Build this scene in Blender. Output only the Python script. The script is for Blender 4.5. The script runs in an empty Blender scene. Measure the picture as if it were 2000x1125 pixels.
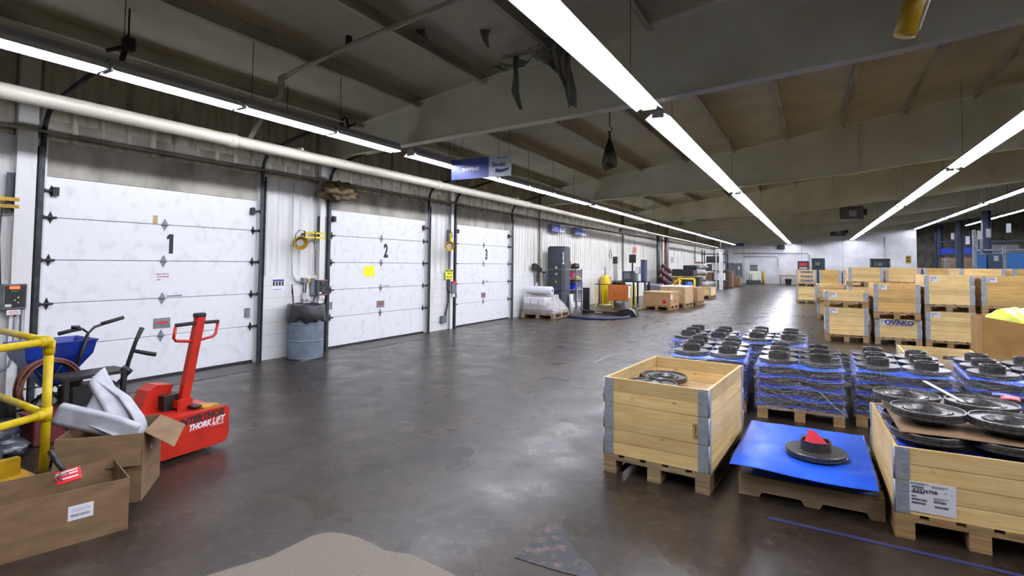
import bpy, math, random
from mathutils import Matrix, Vector, noise
random.seed(7)
sc = bpy.context.scene
COL = sc.collection
R = math.radians

# ------------------------------------------------------------------ camera
F_PX, CY_PX, YAW, PITCH, ROLL, EYE = 1055.8, 470.2, R(29.14), R(2.39), R(.60), 1.61
def cam_axes():
    fwd = Vector((-math.sin(YAW)*math.cos(PITCH), math.cos(YAW)*math.cos(PITCH), math.sin(PITCH)))
    rt = Vector((math.cos(YAW), math.sin(YAW), 0)); up = rt.cross(fwd)
    c, s = math.cos(ROLL), math.sin(ROLL)
    return rt*c+up*s, up*c-rt*s, fwd
cr, cu, cf = cam_axes()
cam = bpy.data.cameras.new('camera'); camo = bpy.data.objects.new('camera', cam); COL.objects.link(camo)
cam.sensor_width = 36; cam.lens = 36*F_PX/2000
cam.shift_y = -(562.5-CY_PX)/2000
cam.clip_start = .05; cam.clip_end = 300
m = Matrix((cr, cu, -cf)).transposed().to_4x4(); m.translation = (0, 0, EYE)
camo.matrix_world = m
sc.camera = camo

# ------------------------------------------------------------------ world, exposure
w = bpy.data.worlds.new('world'); sc.world = w; w.use_nodes = True
w.node_tree.nodes['Background'].inputs[0].default_value = (.6, .65, .75, 1)
w.node_tree.nodes['Background'].inputs[1].default_value = .05
sc.view_settings.view_transform = 'Standard'; sc.view_settings.look = 'None'
sc.view_settings.gamma = 1; sc.view_settings.exposure = 0.08
sc.view_settings.use_curve_mapping = False
TUBE = 66.0          # emission strength of the fluorescent tubes
try:
    sc.cycles.max_bounces = 8; sc.cycles.diffuse_bounces = 5; sc.cycles.transparent_max_bounces = 12
    sc.cycles.sample_clamp_indirect = 6; sc.cycles.use_denoising = True
    sc.cycles.caustics_reflective = False; sc.cycles.caustics_refractive = False
except Exception: pass

# ------------------------------------------------------------------ materials
def srgb(c):
    return tuple((x/12.92 if x <= .04045 else ((x+.055)/1.055)**2.4) for x in [v/255 for v in c])
MATS = {}
def mat(name, col, rough=.6, metal=0, col2=None, nscale=8, stretch=(1, 1, 1), bump=0, bscale=60, emit=0, spec=.5, lo=.35, hi=.65, alpha=None, rnd=0, detail=4, rvar=0):
    if name in MATS: return MATS[name]
    M = bpy.data.materials.new(name); M.use_nodes = True; MATS[name] = M
    nt = M.node_tree; N = nt.nodes; L = nt.links; B = N['Principled BSDF']
    c = (*srgb(col), 1)
    B.inputs['Base Color'].default_value = c; B.inputs['Roughness'].default_value = rough
    B.inputs['Metallic'].default_value = metal; B.inputs['Specular IOR Level'].default_value = spec
    tc = N.new('ShaderNodeTexCoord'); mp = N.new('ShaderNodeMapping'); L.new(tc.outputs['Object'], mp.inputs[0])
    mp.inputs['Scale'].default_value = stretch
    src = None
    if rnd or col2:
        oi = N.new('ShaderNodeObjectInfo')
        ml = N.new('ShaderNodeMath'); ml.operation = 'MULTIPLY'; L.new(oi.outputs['Random'], ml.inputs[0]); ml.inputs[1].default_value = 37
        L.new(ml.outputs[0], mp.inputs['Location'])
    if col2:
        nz = N.new('ShaderNodeTexNoise'); nz.inputs['Scale'].default_value = nscale; nz.inputs['Detail'].default_value = detail
        L.new(mp.outputs[0], nz.inputs['Vector'])
        mr = N.new('ShaderNodeMapRange'); mr.inputs[1].default_value = lo; mr.inputs[2].default_value = hi
        L.new(nz.outputs['Fac'], mr.inputs[0])
        mx = N.new('ShaderNodeMix'); mx.data_type = 'RGBA'; L.new(mr.outputs[0], mx.inputs['Factor'])
        mx.inputs['A'].default_value = c; mx.inputs['B'].default_value = (*srgb(col2), 1)
        src = mx.outputs['Result']
        if rvar:
            ra = N.new('ShaderNodeMath'); ra.operation = 'MULTIPLY_ADD'; L.new(mr.outputs[0], ra.inputs[0]); ra.inputs[1].default_value = rvar; ra.inputs[2].default_value = rough
            L.new(ra.outputs[0], B.inputs['Roughness'])
    if rnd:
        hv = N.new('ShaderNodeHueSaturation'); hv.inputs['Color'].default_value = c
        if src: L.new(src, hv.inputs['Color'])
        r2 = N.new('ShaderNodeMapRange'); L.new(oi.outputs['Random'], r2.inputs[0]); r2.inputs[3].default_value = 1-rnd; r2.inputs[4].default_value = 1+rnd*.5
        L.new(r2.outputs[0], hv.inputs['Value']); src = hv.outputs[0]
    if src: L.new(src, B.inputs['Base Color'])
    if bump:
        nb = N.new('ShaderNodeTexNoise'); nb.inputs['Scale'].default_value = bscale; nb.inputs['Detail'].default_value = 5
        L.new(mp.outputs[0], nb.inputs['Vector'])
        bp = N.new('ShaderNodeBump'); bp.inputs['Strength'].default_value = bump; bp.inputs['Distance'].default_value = .01
        L.new(nb.outputs['Fac'], bp.inputs['Height']); L.new(bp.outputs[0], B.inputs['Normal'])
    if emit:
        B.inputs['Emission Color'].default_value = c; B.inputs['Emission Strength'].default_value = emit
    if alpha is not None: B.inputs['Alpha'].default_value = alpha
    return M

def wood(name, a, b, knot=.5, rnd=.12):
    M = mat(name, a, .62, col2=b, nscale=2.2, stretch=(1.6, 1.6, 26), lo=.3, hi=.72, rnd=rnd, bump=.15, bscale=9)
    nt = M.node_tree; N = nt.nodes; L = nt.links; B = N['Principled BSDF']
    mp = [n for n in N if n.type == 'MAPPING'][0]; tc = [n for n in N if n.type == 'TEX_COORD'][0]
    mp2 = N.new('ShaderNodeMapping'); mp2.inputs['Scale'].default_value = (4.6, 4.6, 9); L.new(tc.outputs['Object'], mp2.inputs[0])
    L.new(mp.inputs['Location'].links[0].from_socket, mp2.inputs['Location'])
    vo = N.new('ShaderNodeTexVoronoi'); vo.inputs['Scale'].default_value = 1; L.new(mp2.outputs[0], vo.inputs['Vector'])
    mr = N.new('ShaderNodeMapRange'); mr.inputs[1].default_value = .045; mr.inputs[2].default_value = .11; mr.inputs[3].default_value = knot; mr.inputs[4].default_value = 0
    L.new(vo.outputs['Distance'], mr.inputs[0])
    big = N.new('ShaderNodeTexNoise'); big.inputs['Scale'].default_value = 2.5; big.inputs['Detail'].default_value = 3; L.new(tc.outputs['Object'], big.inputs['Vector'])
    mb = N.new('ShaderNodeMapRange'); mb.inputs[1].default_value = .5; mb.inputs[2].default_value = .8; mb.inputs[4].default_value = .45; L.new(big.outputs['Fac'], mb.inputs[0])
    old = B.inputs['Base Color'].links[0].from_socket
    mg = N.new('ShaderNodeMix'); mg.data_type = 'RGBA'; L.new(mb.outputs[0], mg.inputs['Factor']); L.new(old, mg.inputs['A']); mg.inputs['B'].default_value = (*srgb(tuple(int(v*.8) for v in b)), 1)
    mx = N.new('ShaderNodeMix'); mx.data_type = 'RGBA'; L.new(mr.outputs[0], mx.inputs['Factor']); L.new(mg.outputs['Result'], mx.inputs['A'])
    mx.inputs['B'].default_value = (*srgb((74, 48, 26)), 1)
    sx_ = N.new('ShaderNodeSeparateXYZ'); L.new(tc.outputs['Object'], sx_.inputs[0])
    sn = N.new('ShaderNodeMath'); sn.operation = 'MULTIPLY_ADD'; L.new(sx_.outputs['Z'], sn.inputs[0]); sn.inputs[1].default_value = 1/.0975; sn.inputs[2].default_value = -.144/.0975+.001
    fl_ = N.new('ShaderNodeMath'); fl_.operation = 'FLOOR'; L.new(sn.outputs[0], fl_.inputs[0])
    oi = [n for n in N if n.type == 'OBJECT_INFO'][0]; ad = N.new('ShaderNodeMath'); ad.operation = 'MULTIPLY_ADD'; L.new(oi.outputs['Random'], ad.inputs[0]); ad.inputs[1].default_value = 91; L.new(fl_.outputs[0], ad.inputs[2])
    wn = N.new('ShaderNodeTexWhiteNoise'); wn.noise_dimensions = '1D'; L.new(ad.outputs[0], wn.inputs['W'])
    vr = N.new('ShaderNodeMapRange'); L.new(wn.outputs['Value'], vr.inputs[0]); vr.inputs[3].default_value = .76; vr.inputs[4].default_value = 1.1
    h2 = N.new('ShaderNodeHueSaturation'); L.new(mx.outputs['Result'], h2.inputs['Color']); L.new(vr.outputs[0], h2.inputs['Value']); L.new(h2.outputs[0], B.inputs['Base Color'])
    return M

PINE = wood('pine', (236, 208, 146), (214, 176, 110))
PINE2 = wood('pine_deep', (222, 184, 112), (194, 150, 82))
PALW = wood('pallet_wood', (178, 146, 98), (128, 98, 60), .3)
PALG = wood('pallet_wood_grey', (164, 142, 108), (120, 98, 70), .3)
ZINC = mat('zinc', (172, 178, 184), .42, .4, col2=(150, 156, 163), nscale=18, rvar=.15)
IRON = mat('cast_iron', (98, 95, 92), .34, .6, col2=(64, 62, 60), nscale=46, rnd=.15, bump=.08, bscale=120)
IRONM = mat('machined_iron', (186, 184, 182), .26, .9, col2=(140, 138, 138), nscale=40)
WHITEP = mat('white_paint', (226, 227, 228), .5, col2=(204, 204, 202), nscale=3)
DOORW = mat('door_white', (224, 225, 227), .5, col2=(176, 176, 174), nscale=7, stretch=(1, 1, 1), lo=.52, hi=1.15, detail=12)
WALLW = mat('wall_white', (214, 214, 212), .6, col2=(184, 182, 174), nscale=3.0, stretch=(1, 2.2, .28), lo=.52, hi=.9, detail=9)
RUSTW = mat('wall_streaked', (222, 220, 214), .6, col2=(112, 100, 88), nscale=6, stretch=(1, 3.6, .10), lo=.53, hi=.78, detail=9)
HEADW = mat('header_panel', (168, 165, 152), .6, col2=(116, 111, 98), nscale=2.5, stretch=(1, 1, .6), lo=.4, hi=.7, detail=8)
SOOT = mat('sooty_sheet', (200, 196, 176), .75, col2=(142, 136, 118), nscale=4, stretch=(1, 1.5, .4), lo=.4, hi=.75, detail=8)
ROOFM = mat('roof_liner', (212, 213, 192), .85, col2=(192, 192, 172), nscale=1.2, lo=.4, hi=.75, detail=8)
BEAMM = mat('beam_paint', (238, 240, 222), .7, col2=(222, 223, 204), nscale=1.5, lo=.4, hi=.75, detail=8)
PURLM = mat('purlin_paint', (190, 188, 168), .7, col2=(130, 126, 110), nscale=1.5, stretch=(1, .5, 3), lo=.45, hi=.7, detail=8)
STEEL = mat('dark_steel', (62, 66, 70), .5, .5, col2=(40, 42, 44), nscale=9)
GALV = mat('galvanised', (140, 145, 150), .45, .6, col2=(110, 114, 118), nscale=10)
BLACK = mat('black_plastic', (26, 26, 28), .45)
BLACKM = mat('black_metal', (30, 29, 30), .5, .3, col2=(44, 40, 38), nscale=14)
RUBBER = mat('rubber', (24, 24, 26), .7)
YEL = mat('safety_yellow', (226, 198, 24), .4, col2=(196, 168, 18), nscale=9)
YELD = mat('worn_yellow', (196, 158, 26), .4, col2=(150, 118, 20), nscale=6)
ORED = mat('truck_orange_red', (180, 34, 14), .38, col2=(160, 28, 12), nscale=6)
REDP = mat('red_plastic', (206, 34, 44), .4)
CARD = mat('cardboard', (122, 96, 66), .75, col2=(104, 80, 54), nscale=6, stretch=(1, 1, 3), rnd=.06)
CARDL = mat('cardboard_pale', (188, 160, 118), .75, col2=(168, 138, 98), nscale=5, rnd=.06)
FOAM = mat('grey_foam', (198, 200, 206), .75, col2=(172, 174, 182), nscale=9, bump=.3, bscale=140)
PAPER = mat('paper', (222, 222, 226), .6)
INK = mat('ink', (28, 28, 32), .6)
BLUEINK = mat('blue_ink', (44, 62, 122), .6)
REDINK = mat('red_ink', (196, 40, 40), .6)
BLUEP = mat('blue_sheet', (26, 78, 196), .32, col2=(44, 104, 214), nscale=3, lo=.4, hi=.75, detail=6)
BLUED = mat('blue_sheet_deep', (24, 54, 160), .3, col2=(34, 72, 180), nscale=4)
BLUEH = mat('blue_hopper', (20, 52, 150), .38, col2=(14, 38, 112), nscale=5)
NAVY = mat('navy', (34, 40, 84), .5)
SIGNB = mat('sign_blue', (62, 76, 158), .45)
SIGNW = mat('sign_white', (196, 206, 218), .45)
DRUMB = mat('drum_blue', (112, 124, 138), .5, col2=(88, 98, 112), nscale=5, rnd=0)
BAG = mat('bag_black', (40, 40, 44), .35, bump=.6, bscale=14)
BROWN = mat('hose_brown', (112, 56, 40), .55, col2=(80, 40, 30), nscale=14)
RISER = mat('riser_red', (84, 40, 38), .55, col2=(54, 34, 34), nscale=5)
ORWOOD = mat('orange_board', (186, 104, 34), .55, col2=(160, 84, 26), nscale=3, stretch=(6, 6, 1))
DKGREY = mat('dark_cabinet', (58, 64, 70), .5, col2=(48, 53, 58), nscale=3)
MIDGREY = mat('mid_grey', (104, 110, 116), .55, col2=(86, 92, 98), nscale=5)
PALEG = mat('pale_grey', (176, 178, 176), .5)
CREAM = mat('cream', (206, 206, 190), .5)
LEDR = mat('red_led', (255, 60, 30), .4, emit=6)
SCREEN = mat('screen', (60, 66, 76), .15)
PIPEM = mat('pipe_paint', (182, 178, 162), .38, .0, col2=(156, 150, 134), nscale=3, stretch=(1, .3, 1), lo=.4, hi=.8)
PINK = mat('pink', (222, 62, 130), .5)
COLB = mat('column_blue', (50, 62, 88), .5)
TEAL = mat('blue_panel', (40, 100, 160), .5)
PELT = mat('tarp_olive', (112, 98, 62), .85, col2=(66, 54, 40), nscale=9, bump=.8, bscale=14)
GREYCL = mat('grey_cloth', (150, 148, 142), .85, col2=(112, 114, 110), nscale=6, bump=.5, bscale=12)
TUBEM = mat('fluorescent_tube', (240, 242, 255), .4, emit=TUBE)
REFL = mat('reflector_white', (212, 214, 216), .5)
HOUSE = mat('fixture_grey', (150, 152, 156), .5)
TAPEW = mat('floor_tape_white', (150, 150, 148), .6, col2=(110, 108, 106), nscale=30)
TAPEB = mat('floor_tape_blue', (34, 40, 92), .5, col2=(42, 38, 48), nscale=30)
TAPEY = mat('floor_tape_yellow', (170, 150, 70), .6, col2=(120, 110, 70), nscale=30)
YBAG = mat('yellow_bag', (224, 226, 70), .35, bump=.8, bscale=10, col2=(196, 206, 90), nscale=5)
GREENK = mat('green_dark', (26, 44, 40), .5)

def film_mat(name, tint, amt=.16, gloss=.14):
    M = bpy.data.materials.new(name); M.use_nodes = True; nt = M.node_tree; N = nt.nodes; L = nt.links
    for n in list(N): N.remove(n)
    out = N.new('ShaderNodeOutputMaterial'); tr = N.new('ShaderNodeBsdfTransparent'); gl = N.new('ShaderNodeBsdfGlossy'); df = N.new('ShaderNodeBsdfDiffuse')
    gl.inputs['Roughness'].default_value = gloss; df.inputs['Color'].default_value = (*srgb(tint), 1)
    tc = N.new('ShaderNodeTexCoord'); mp = N.new('ShaderNodeMapping'); mp.inputs['Scale'].default_value = (2.2, 2.2, 9); L.new(tc.outputs['Object'], mp.inputs[0])
    nz = N.new('ShaderNodeTexNoise'); nz.inputs['Scale'].default_value = 3.2; nz.inputs['Detail'].default_value = 6; nz.inputs['Distortion'].default_value = 1.2; L.new(mp.outputs[0], nz.inputs['Vector'])
    bp = N.new('ShaderNodeBump'); bp.inputs['Strength'].default_value = .9; bp.inputs['Distance'].default_value = .05; L.new(nz.outputs['Fac'], bp.inputs['Height']); L.new(bp.outputs[0], gl.inputs['Normal'])
    m1 = N.new('ShaderNodeMixShader'); m1.inputs[0].default_value = amt; L.new(tr.outputs[0], m1.inputs[1]); L.new(gl.outputs[0], m1.inputs[2])
    mr = N.new('ShaderNodeMapRange'); mr.inputs[1].default_value = .54; mr.inputs[2].default_value = .74; mr.inputs[4].default_value = .30 if amt < .3 else .8; L.new(nz.outputs['Fac'], mr.inputs[0])
    if amt >= .3: mr.inputs[3].default_value = .25
    m2 = N.new('ShaderNodeMixShader'); L.new(mr.outputs[0], m2.inputs[0]); L.new(m1.outputs[0], m2.inputs[1]); L.new(df.outputs[0], m2.inputs[2])
    L.new(m2.outputs[0], out.inputs[0]); return M
FILM = film_mat('stretch_film_clear', (170, 180, 205), .17, .08)
FILMW = film_mat('stretch_film_cloudy', (200, 190, 192), .34, .25)

def floor_mat():
    M = bpy.data.materials.new('floor_concrete'); M.use_nodes = True; nt = M.node_tree; N = nt.nodes; L = nt.links; B = N['Principled BSDF']
    tc = N.new('ShaderNodeTexCoord')
    def nz(s, d, dist=0, sc_=(1, 1, 1)):
        mp = N.new('ShaderNodeMapping'); mp.inputs['Scale'].default_value = sc_; L.new(tc.outputs['Object'], mp.inputs[0])
        n = N.new('ShaderNodeTexNoise'); n.inputs['Scale'].default_value = s; n.inputs['Detail'].default_value = d; n.inputs['Distortion'].default_value = dist
        L.new(mp.outputs[0], n.inputs['Vector']); return n.outputs['Fac']
    def rng(v, a, b, c=0, d=1):
        r = N.new('ShaderNodeMapRange'); L.new(v, r.inputs[0]); r.inputs[1].default_value = a; r.inputs[2].default_value = b; r.inputs[3].default_value = c; r.inputs[4].default_value = d; return r.outputs[0]
    def mix(f, a, b):
        x = N.new('ShaderNodeMix'); x.data_type = 'RGBA'; L.new(f, x.inputs['Factor'])
        for k, v in (('A', a), ('B', b)):
            if isinstance(v, tuple): x.inputs[k].default_value = (*srgb(v), 1)
            else: L.new(v, x.inputs[k])
        return x.outputs['Result']
    a = nz(.45, 8, .4); b = nz(2.2, 9, .6); c = nz(14, 6, .2); d = nz(1.3, 9, .8, (1, .35, 1)); e = nz(6, 10, .5)
    f = nz(60, 4); g = nz(9, 10, .6, (.25, 1, 1))
    col = mix(rng(a, .35, .68), (34, 27, 20), (50, 41, 31))
    col = mix(rng(b, .42, .7, 0, .7), col, (27, 21, 14))
    col = mix(rng(d, .50, .68, 0, .55), col, (66, 57, 49))
    col = mix(rng(e, .52, .74, 0, .65), col, (17, 14, 12))
    col = mix(rng(g, .60, .70, 0, .3), col, (18, 15, 13))
    col = mix(rng(c, .54, .72, 0, .45), col, (78, 68, 58))
    col = mix(rng(f, .6, .75, 0, .35), col, (92, 84, 74))
    L.new(col, B.inputs['Base Color'])
    ro = N.new('ShaderNodeMath'); ro.operation = 'ADD'; L.new(rng(b, .3, .7, .22, .36), ro.inputs[0]); L.new(rng(e, .3, .8, 0, .06), ro.inputs[1]); L.new(ro.outputs[0], B.inputs['Roughness'])
    B.inputs['Specular IOR Level'].default_value = .30
    bp = N.new('ShaderNodeBump'); bp.inputs['Strength'].default_value = .04; bp.inputs['Distance'].default_value = .003; L.new(f, bp.inputs['Height']); L.new(bp.outputs[0], B.inputs['Normal'])
    return M

# ------------------------------------------------------------------ mesh helpers
class MB:
    def __init__(s): s.v = []; s.f = []; s.sm = []
    def add(s, vs, fs, smooth=False, M=None):
        o = len(s.v)
        s.v += [tuple(M @ Vector(v)) if M else tuple(v) for v in vs]
        s.f += [tuple(i+o for i in f) for f in fs]; s.sm += [smooth]*len(fs); return s
    def box(s, x0, x1, y0, y1, z0, z1, M=None):
        v = [(x, y, z) for z in (z0, z1) for y in (y0, y1) for x in (x0, x1)]
        return s.add(v, [(0, 2, 3, 1), (4, 5, 7, 6), (0, 1, 5, 4), (2, 6, 7, 3), (0, 4, 6, 2), (1, 3, 7, 5)], False, M)
    def bbox(s, x0, x1, y0, y1, z0, z1, b=.01, M=None):      # box with all edges chamfered
        v = []; 
        for (sx, sy, sz) in [(i, j, k) for k in (0, 1) for j in (0, 1) for i in (0, 1)]:
            X, Y, Z = (x0, x1)[sx], (y0, y1)[sy], (z0, z1)[sz]; dx, dy, dz = b*(1-2*sx), b*(1-2*sy), b*(1-2*sz)
            v += [(X, Y+dy, Z+dz), (X+dx, Y, Z+dz), (X+dx, Y+dy, Z)]
        I = lambda i, j, k, a: (i+2*j+4*k)*3+a
        f = []
        f.append((I(0,0,0,0), I(0,0,1,0), I(0,1,1,0), I(0,1,0,0))); f.append((I(1,0,0,0), I(1,1,0,0), I(1,1,1,0), I(1,0,1,0)))
        f.append((I(0,0,0,1), I(1,0,0,1), I(1,0,1,1), I(0,0,1,1))); f.append((I(0,1,0,1), I(0,1,1,1), I(1,1,1,1), I(1,1,0,1)))
        f.append((I(0,0,0,2), I(0,1,0,2), I(1,1,0,2), I(1,0,0,2))); f.append((I(0,0,1,2), I(1,0,1,2), I(1,1,1,2), I(0,1,1,2)))
        for j in (0, 1):
            for k in (0, 1): f.append((I(0,j,k,1), I(1,j,k,1), I(1,j,k,2), I(0,j,k,2)))
        for i in (0, 1):
            for k in (0, 1): f.append((I(i,0,k,0), I(i,1,k,0), I(i,1,k,2), I(i,0,k,2)))
        for i in (0, 1):
            for j in (0, 1): f.append((I(i,j,0,0), I(i,j,1,0), I(i,j,1,1), I(i,j,0,1)))
        for i in (0, 1):
            for j in (0, 1):
                for k in (0, 1): f.append((I(i,j,k,0), I(i,j,k,1), I(i,j,k,2)))
        return s.add(v, f, False, M)
    def tube(s, pts, r, n=10, cap=True, closed=False):
        pts = [Vector(p) for p in pts]; K = len(pts); rr = r if isinstance(r, (list, tuple)) else [r]*K
        vs = []; prev = None
        for i, p in enumerate(pts):
            if closed: t = (pts[(i+1) % K]-pts[i-1]).normalized()
            else:
                t = (pts[min(i+1, K-1)]-pts[max(i-1, 0)])
                t = t.normalized() if t.length > 1e-9 else Vector((0, 0, 1))
            if prev is None:
                a = Vector((0, 0, 1)) if abs(t.z) < .9 else Vector((1, 0, 0)); u = t.cross(a).normalized()
            else:
                u = (prev-t*prev.dot(t)).normalized()
            prev = u; w_ = t.cross(u)
            vs += [p+(u*math.cos(2*math.pi*k/n)+w_*math.sin(2*math.pi*k/n))*rr[i] for k in range(n)]
        fs = []
        for i in range(K if closed else K-1):
            j = (i+1) % K
            for k in range(n): fs.append((i*n+k, i*n+(k+1) % n, j*n+(k+1) % n, j*n+k))
        if cap and not closed: fs += [tuple(range(n))[::-1], tuple((K-1)*n+k for k in range(n))]
        return s.add(vs, fs, True)
    def cyl(s, p0, p1, r, n=16): return s.tube([p0, p1], r, n)
    def lathe(s, prof, c=(0, 0, 0), n=32, M=None, closed=False):
        vs = [(c[0]+r*math.cos(2*math.pi*k/n), c[1]+r*math.sin(2*math.pi*k/n), c[2]+z) for r, z in prof for k in range(n)]
        fs = []; K = len(prof)
        for i in range(K if closed else K-1):
            j = (i+1) % K
            for k in range(n): fs.append((i*n+k, i*n+(k+1) % n, j*n+(k+1) % n, j*n+k))
        if not closed:
            if prof[0][0] > 1e-6: fs.append(tuple(range(n))[::-1])
            if prof[-1][0] > 1e-6: fs.append(tuple((K-1)*n+k for k in range(n)))
        return s.add(vs, fs, False, M)
    def prism(s, poly, d, M=None):                         # poly: 3-D points, d: extrusion vector
        n = len(poly); d = Vector(d); v = [Vector(p) for p in poly]; v = v+[p+d for p in v]
        f = [tuple(range(n))[::-1], tuple(range(n, 2*n))]+[(k, (k+1) % n, n+(k+1) % n, n+k) for k in range(n)]
        return s.add(v, f, False, M)
    def slab(s, fn, nu, nv, t):                            # fn(u,v)->point; sheet of thickness t (along z or given normal fn)
        P = [[Vector(fn(i/nu, j/nv)) for j in range(nv+1)] for i in range(nu+1)]
        top = []; bot = []
        for i in range(nu+1):
            for j in range(nv+1):
                a = P[min(i+1, nu)][j]-P[max(i-1, 0)][j]; b = P[i][min(j+1, nv)]-P[i][max(j-1, 0)]
                nn = a.cross(b); nn = nn.normalized() if nn.length > 1e-9 else Vector((0, 0, 1))
                top.append(P[i][j]+nn*t/2); bot.append(P[i][j]-nn*t/2)
        K = (nu+1)*(nv+1); I = lambda i, j: i*(nv+1)+j; f = []
        for i in range(nu):
            for j in range(nv):
                f.append((I(i, j), I(i+1, j), I(i+1, j+1), I(i, j+1))); f.append((K+I(i, j), K+I(i, j+1), K+I(i+1, j+1), K+I(i+1, j)))
        ring = [I(i, 0) for i in range(nu)]+[I(nu, j) for j in range(nv)]+[I(i, nv) for i in range(nu, 0, -1)]+[I(0, j) for j in range(nv, 0, -1)]
        for a, b in zip(ring, ring[1:]+ring[:1]): f.append((a, K+a, K+b, b))
        return s.add(top+bot, f, True)
def mk(mb, name):
    me = bpy.data.meshes.new(name); me.from_pydata(mb.v, [], mb.f); me.update()
    me.polygons.foreach_set('use_smooth', mb.sm); return me
def fix_normals(me):
    import bmesh
    b = bmesh.new(); b.from_mesh(me); bmesh.ops.recalc_face_normals(b, faces=b.faces); b.to_mesh(me); b.free()
def part(name, mb, material, parent=None, label=None, loc=None, rz=0):
    me = mk(mb, name) if isinstance(mb, MB) else mb
    if isinstance(mb, MB): fix_normals(me); me.materials.append(material)
    o = bpy.data.objects.new(name, me); COL.objects.link(o)
    if parent: o.parent = parent
    if label: o['label'] = label
    if loc: o.location = loc
    if rz: o.rotation_euler.z = rz
    return o
def tag(o, label, cat, group=None, kind=None):
    o['label'] = label; o['category'] = cat
    if group: o['group'] = group
    if kind: o['kind'] = kind
    return o
def thing(name, label, cat, loc=(0, 0, 0), rz=0, group=None):
    o = bpy.data.objects.new(name, None); COL.objects.link(o); o.location = loc; o.rotation_euler.z = rz; o.empty_display_size = .1
    return tag(o, label, cat, group)
def solo(name, mb, material, label, cat, group=None, loc=None, rz=0):
    return tag(part(name, mb, material, None, None, loc, rz), label, cat, group)
def struct(name, mb, material, parent=None, label=None):
    o = part(name, mb, material, parent)
    if not parent: o['kind'] = 'structure'
    if label: o['label'] = label
    return o
def dup(o, loc=None, rz=None, label=None, group=None, parent=None):
    c = o.copy(); COL.objects.link(c)
    if parent is not None: c.parent = parent
    if loc is not None: c.location = loc
    if rz is not None: c.rotation_euler.z = rz
    if label: c['label'] = label
    if group: c['group'] = group
    for ch in list(o.children): dup(ch, parent=c)
    return c
FONT_CACHE = {}
def text_mb(s, size, M, depth=.0015, shear=0, bold=0, sx=1):
    cu_ = bpy.data.curves.new('t', 'FONT'); cu_.body = s; cu_.size = size; cu_.extrude = depth/2; cu_.offset = bold; cu_.shear = shear
    cu_.align_x = 'CENTER'; cu_.align_y = 'CENTER'; cu_.resolution_u = 2
    o = bpy.data.objects.new('t', cu_); COL.objects.link(o)
    dg = bpy.context.evaluated_depsgraph_get(); dg.update()
    me = bpy.data.meshes.new_from_object(o.evaluated_get(dg))
    mb = MB(); mb.add([(v.co.x*sx, v.co.y, v.co.z) for v in me.vertices], [tuple(p.vertices) for p in me.polygons], False, M)
    bpy.data.objects.remove(o); bpy.data.curves.remove(cu_); bpy.data.meshes.remove(me)
    return mb
def frame(org, xd, yd):                                    # text frame: x along xd, y along yd
    xd = Vector(xd).normalized(); yd = Vector(yd).normalized(); zd = xd.cross(yd)
    m_ = Matrix((xd, yd, zd)).transposed().to_4x4(); m_.translation = org; return m_
def ro(p, a, c=(0, 0)):
    x, y = p[0]-c[0], p[1]-c[1]; return (c[0]+x*math.cos(a)-y*math.sin(a), c[1]+x*math.sin(a)+y*math.cos(a))
def interp(t, x):
    if x <= t[0][0]: return t[0][1]
    for (a, b), (c, d) in zip(t, t[1:]):
        if x <= c: return b+(d-b)*(x-a)/(c-a)
    return t[-1][1]
def arc(c, r, a0, a1, n, ax=(1, 0, 0), ay=(0, 0, 1)):
    c = Vector(c); ax = Vector(ax); ay = Vector(ay)
    return [c+ax*r*math.cos(a0+(a1-a0)*i/n)+ay*r*math.sin(a0+(a1-a0)*i/n) for i in range(n+1)]

XW = -7.82
ROOF = [(-8.2, 4.0), (-7.8, 4.05), (-5, 4.5), (-1.45, 4.95), (4.3, 5.85), (14, 7.2), (22, 7.2)]
FLANGE = [(-7.8, 3.48), (-6.2, 3.57), (-2, 3.74), (1, 3.95), (2, 4.08), (4.1, 4.28), (6.4, 4.62), (7.6, 4.85), (14, 5.9), (22, 5.9)]
BEAMS = [-1.8, 7.0, 15.8, 24.6, 33.4, 42.2, 51.0]
YB, YF, XR = -7.0, 54.0, 20.0

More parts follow.
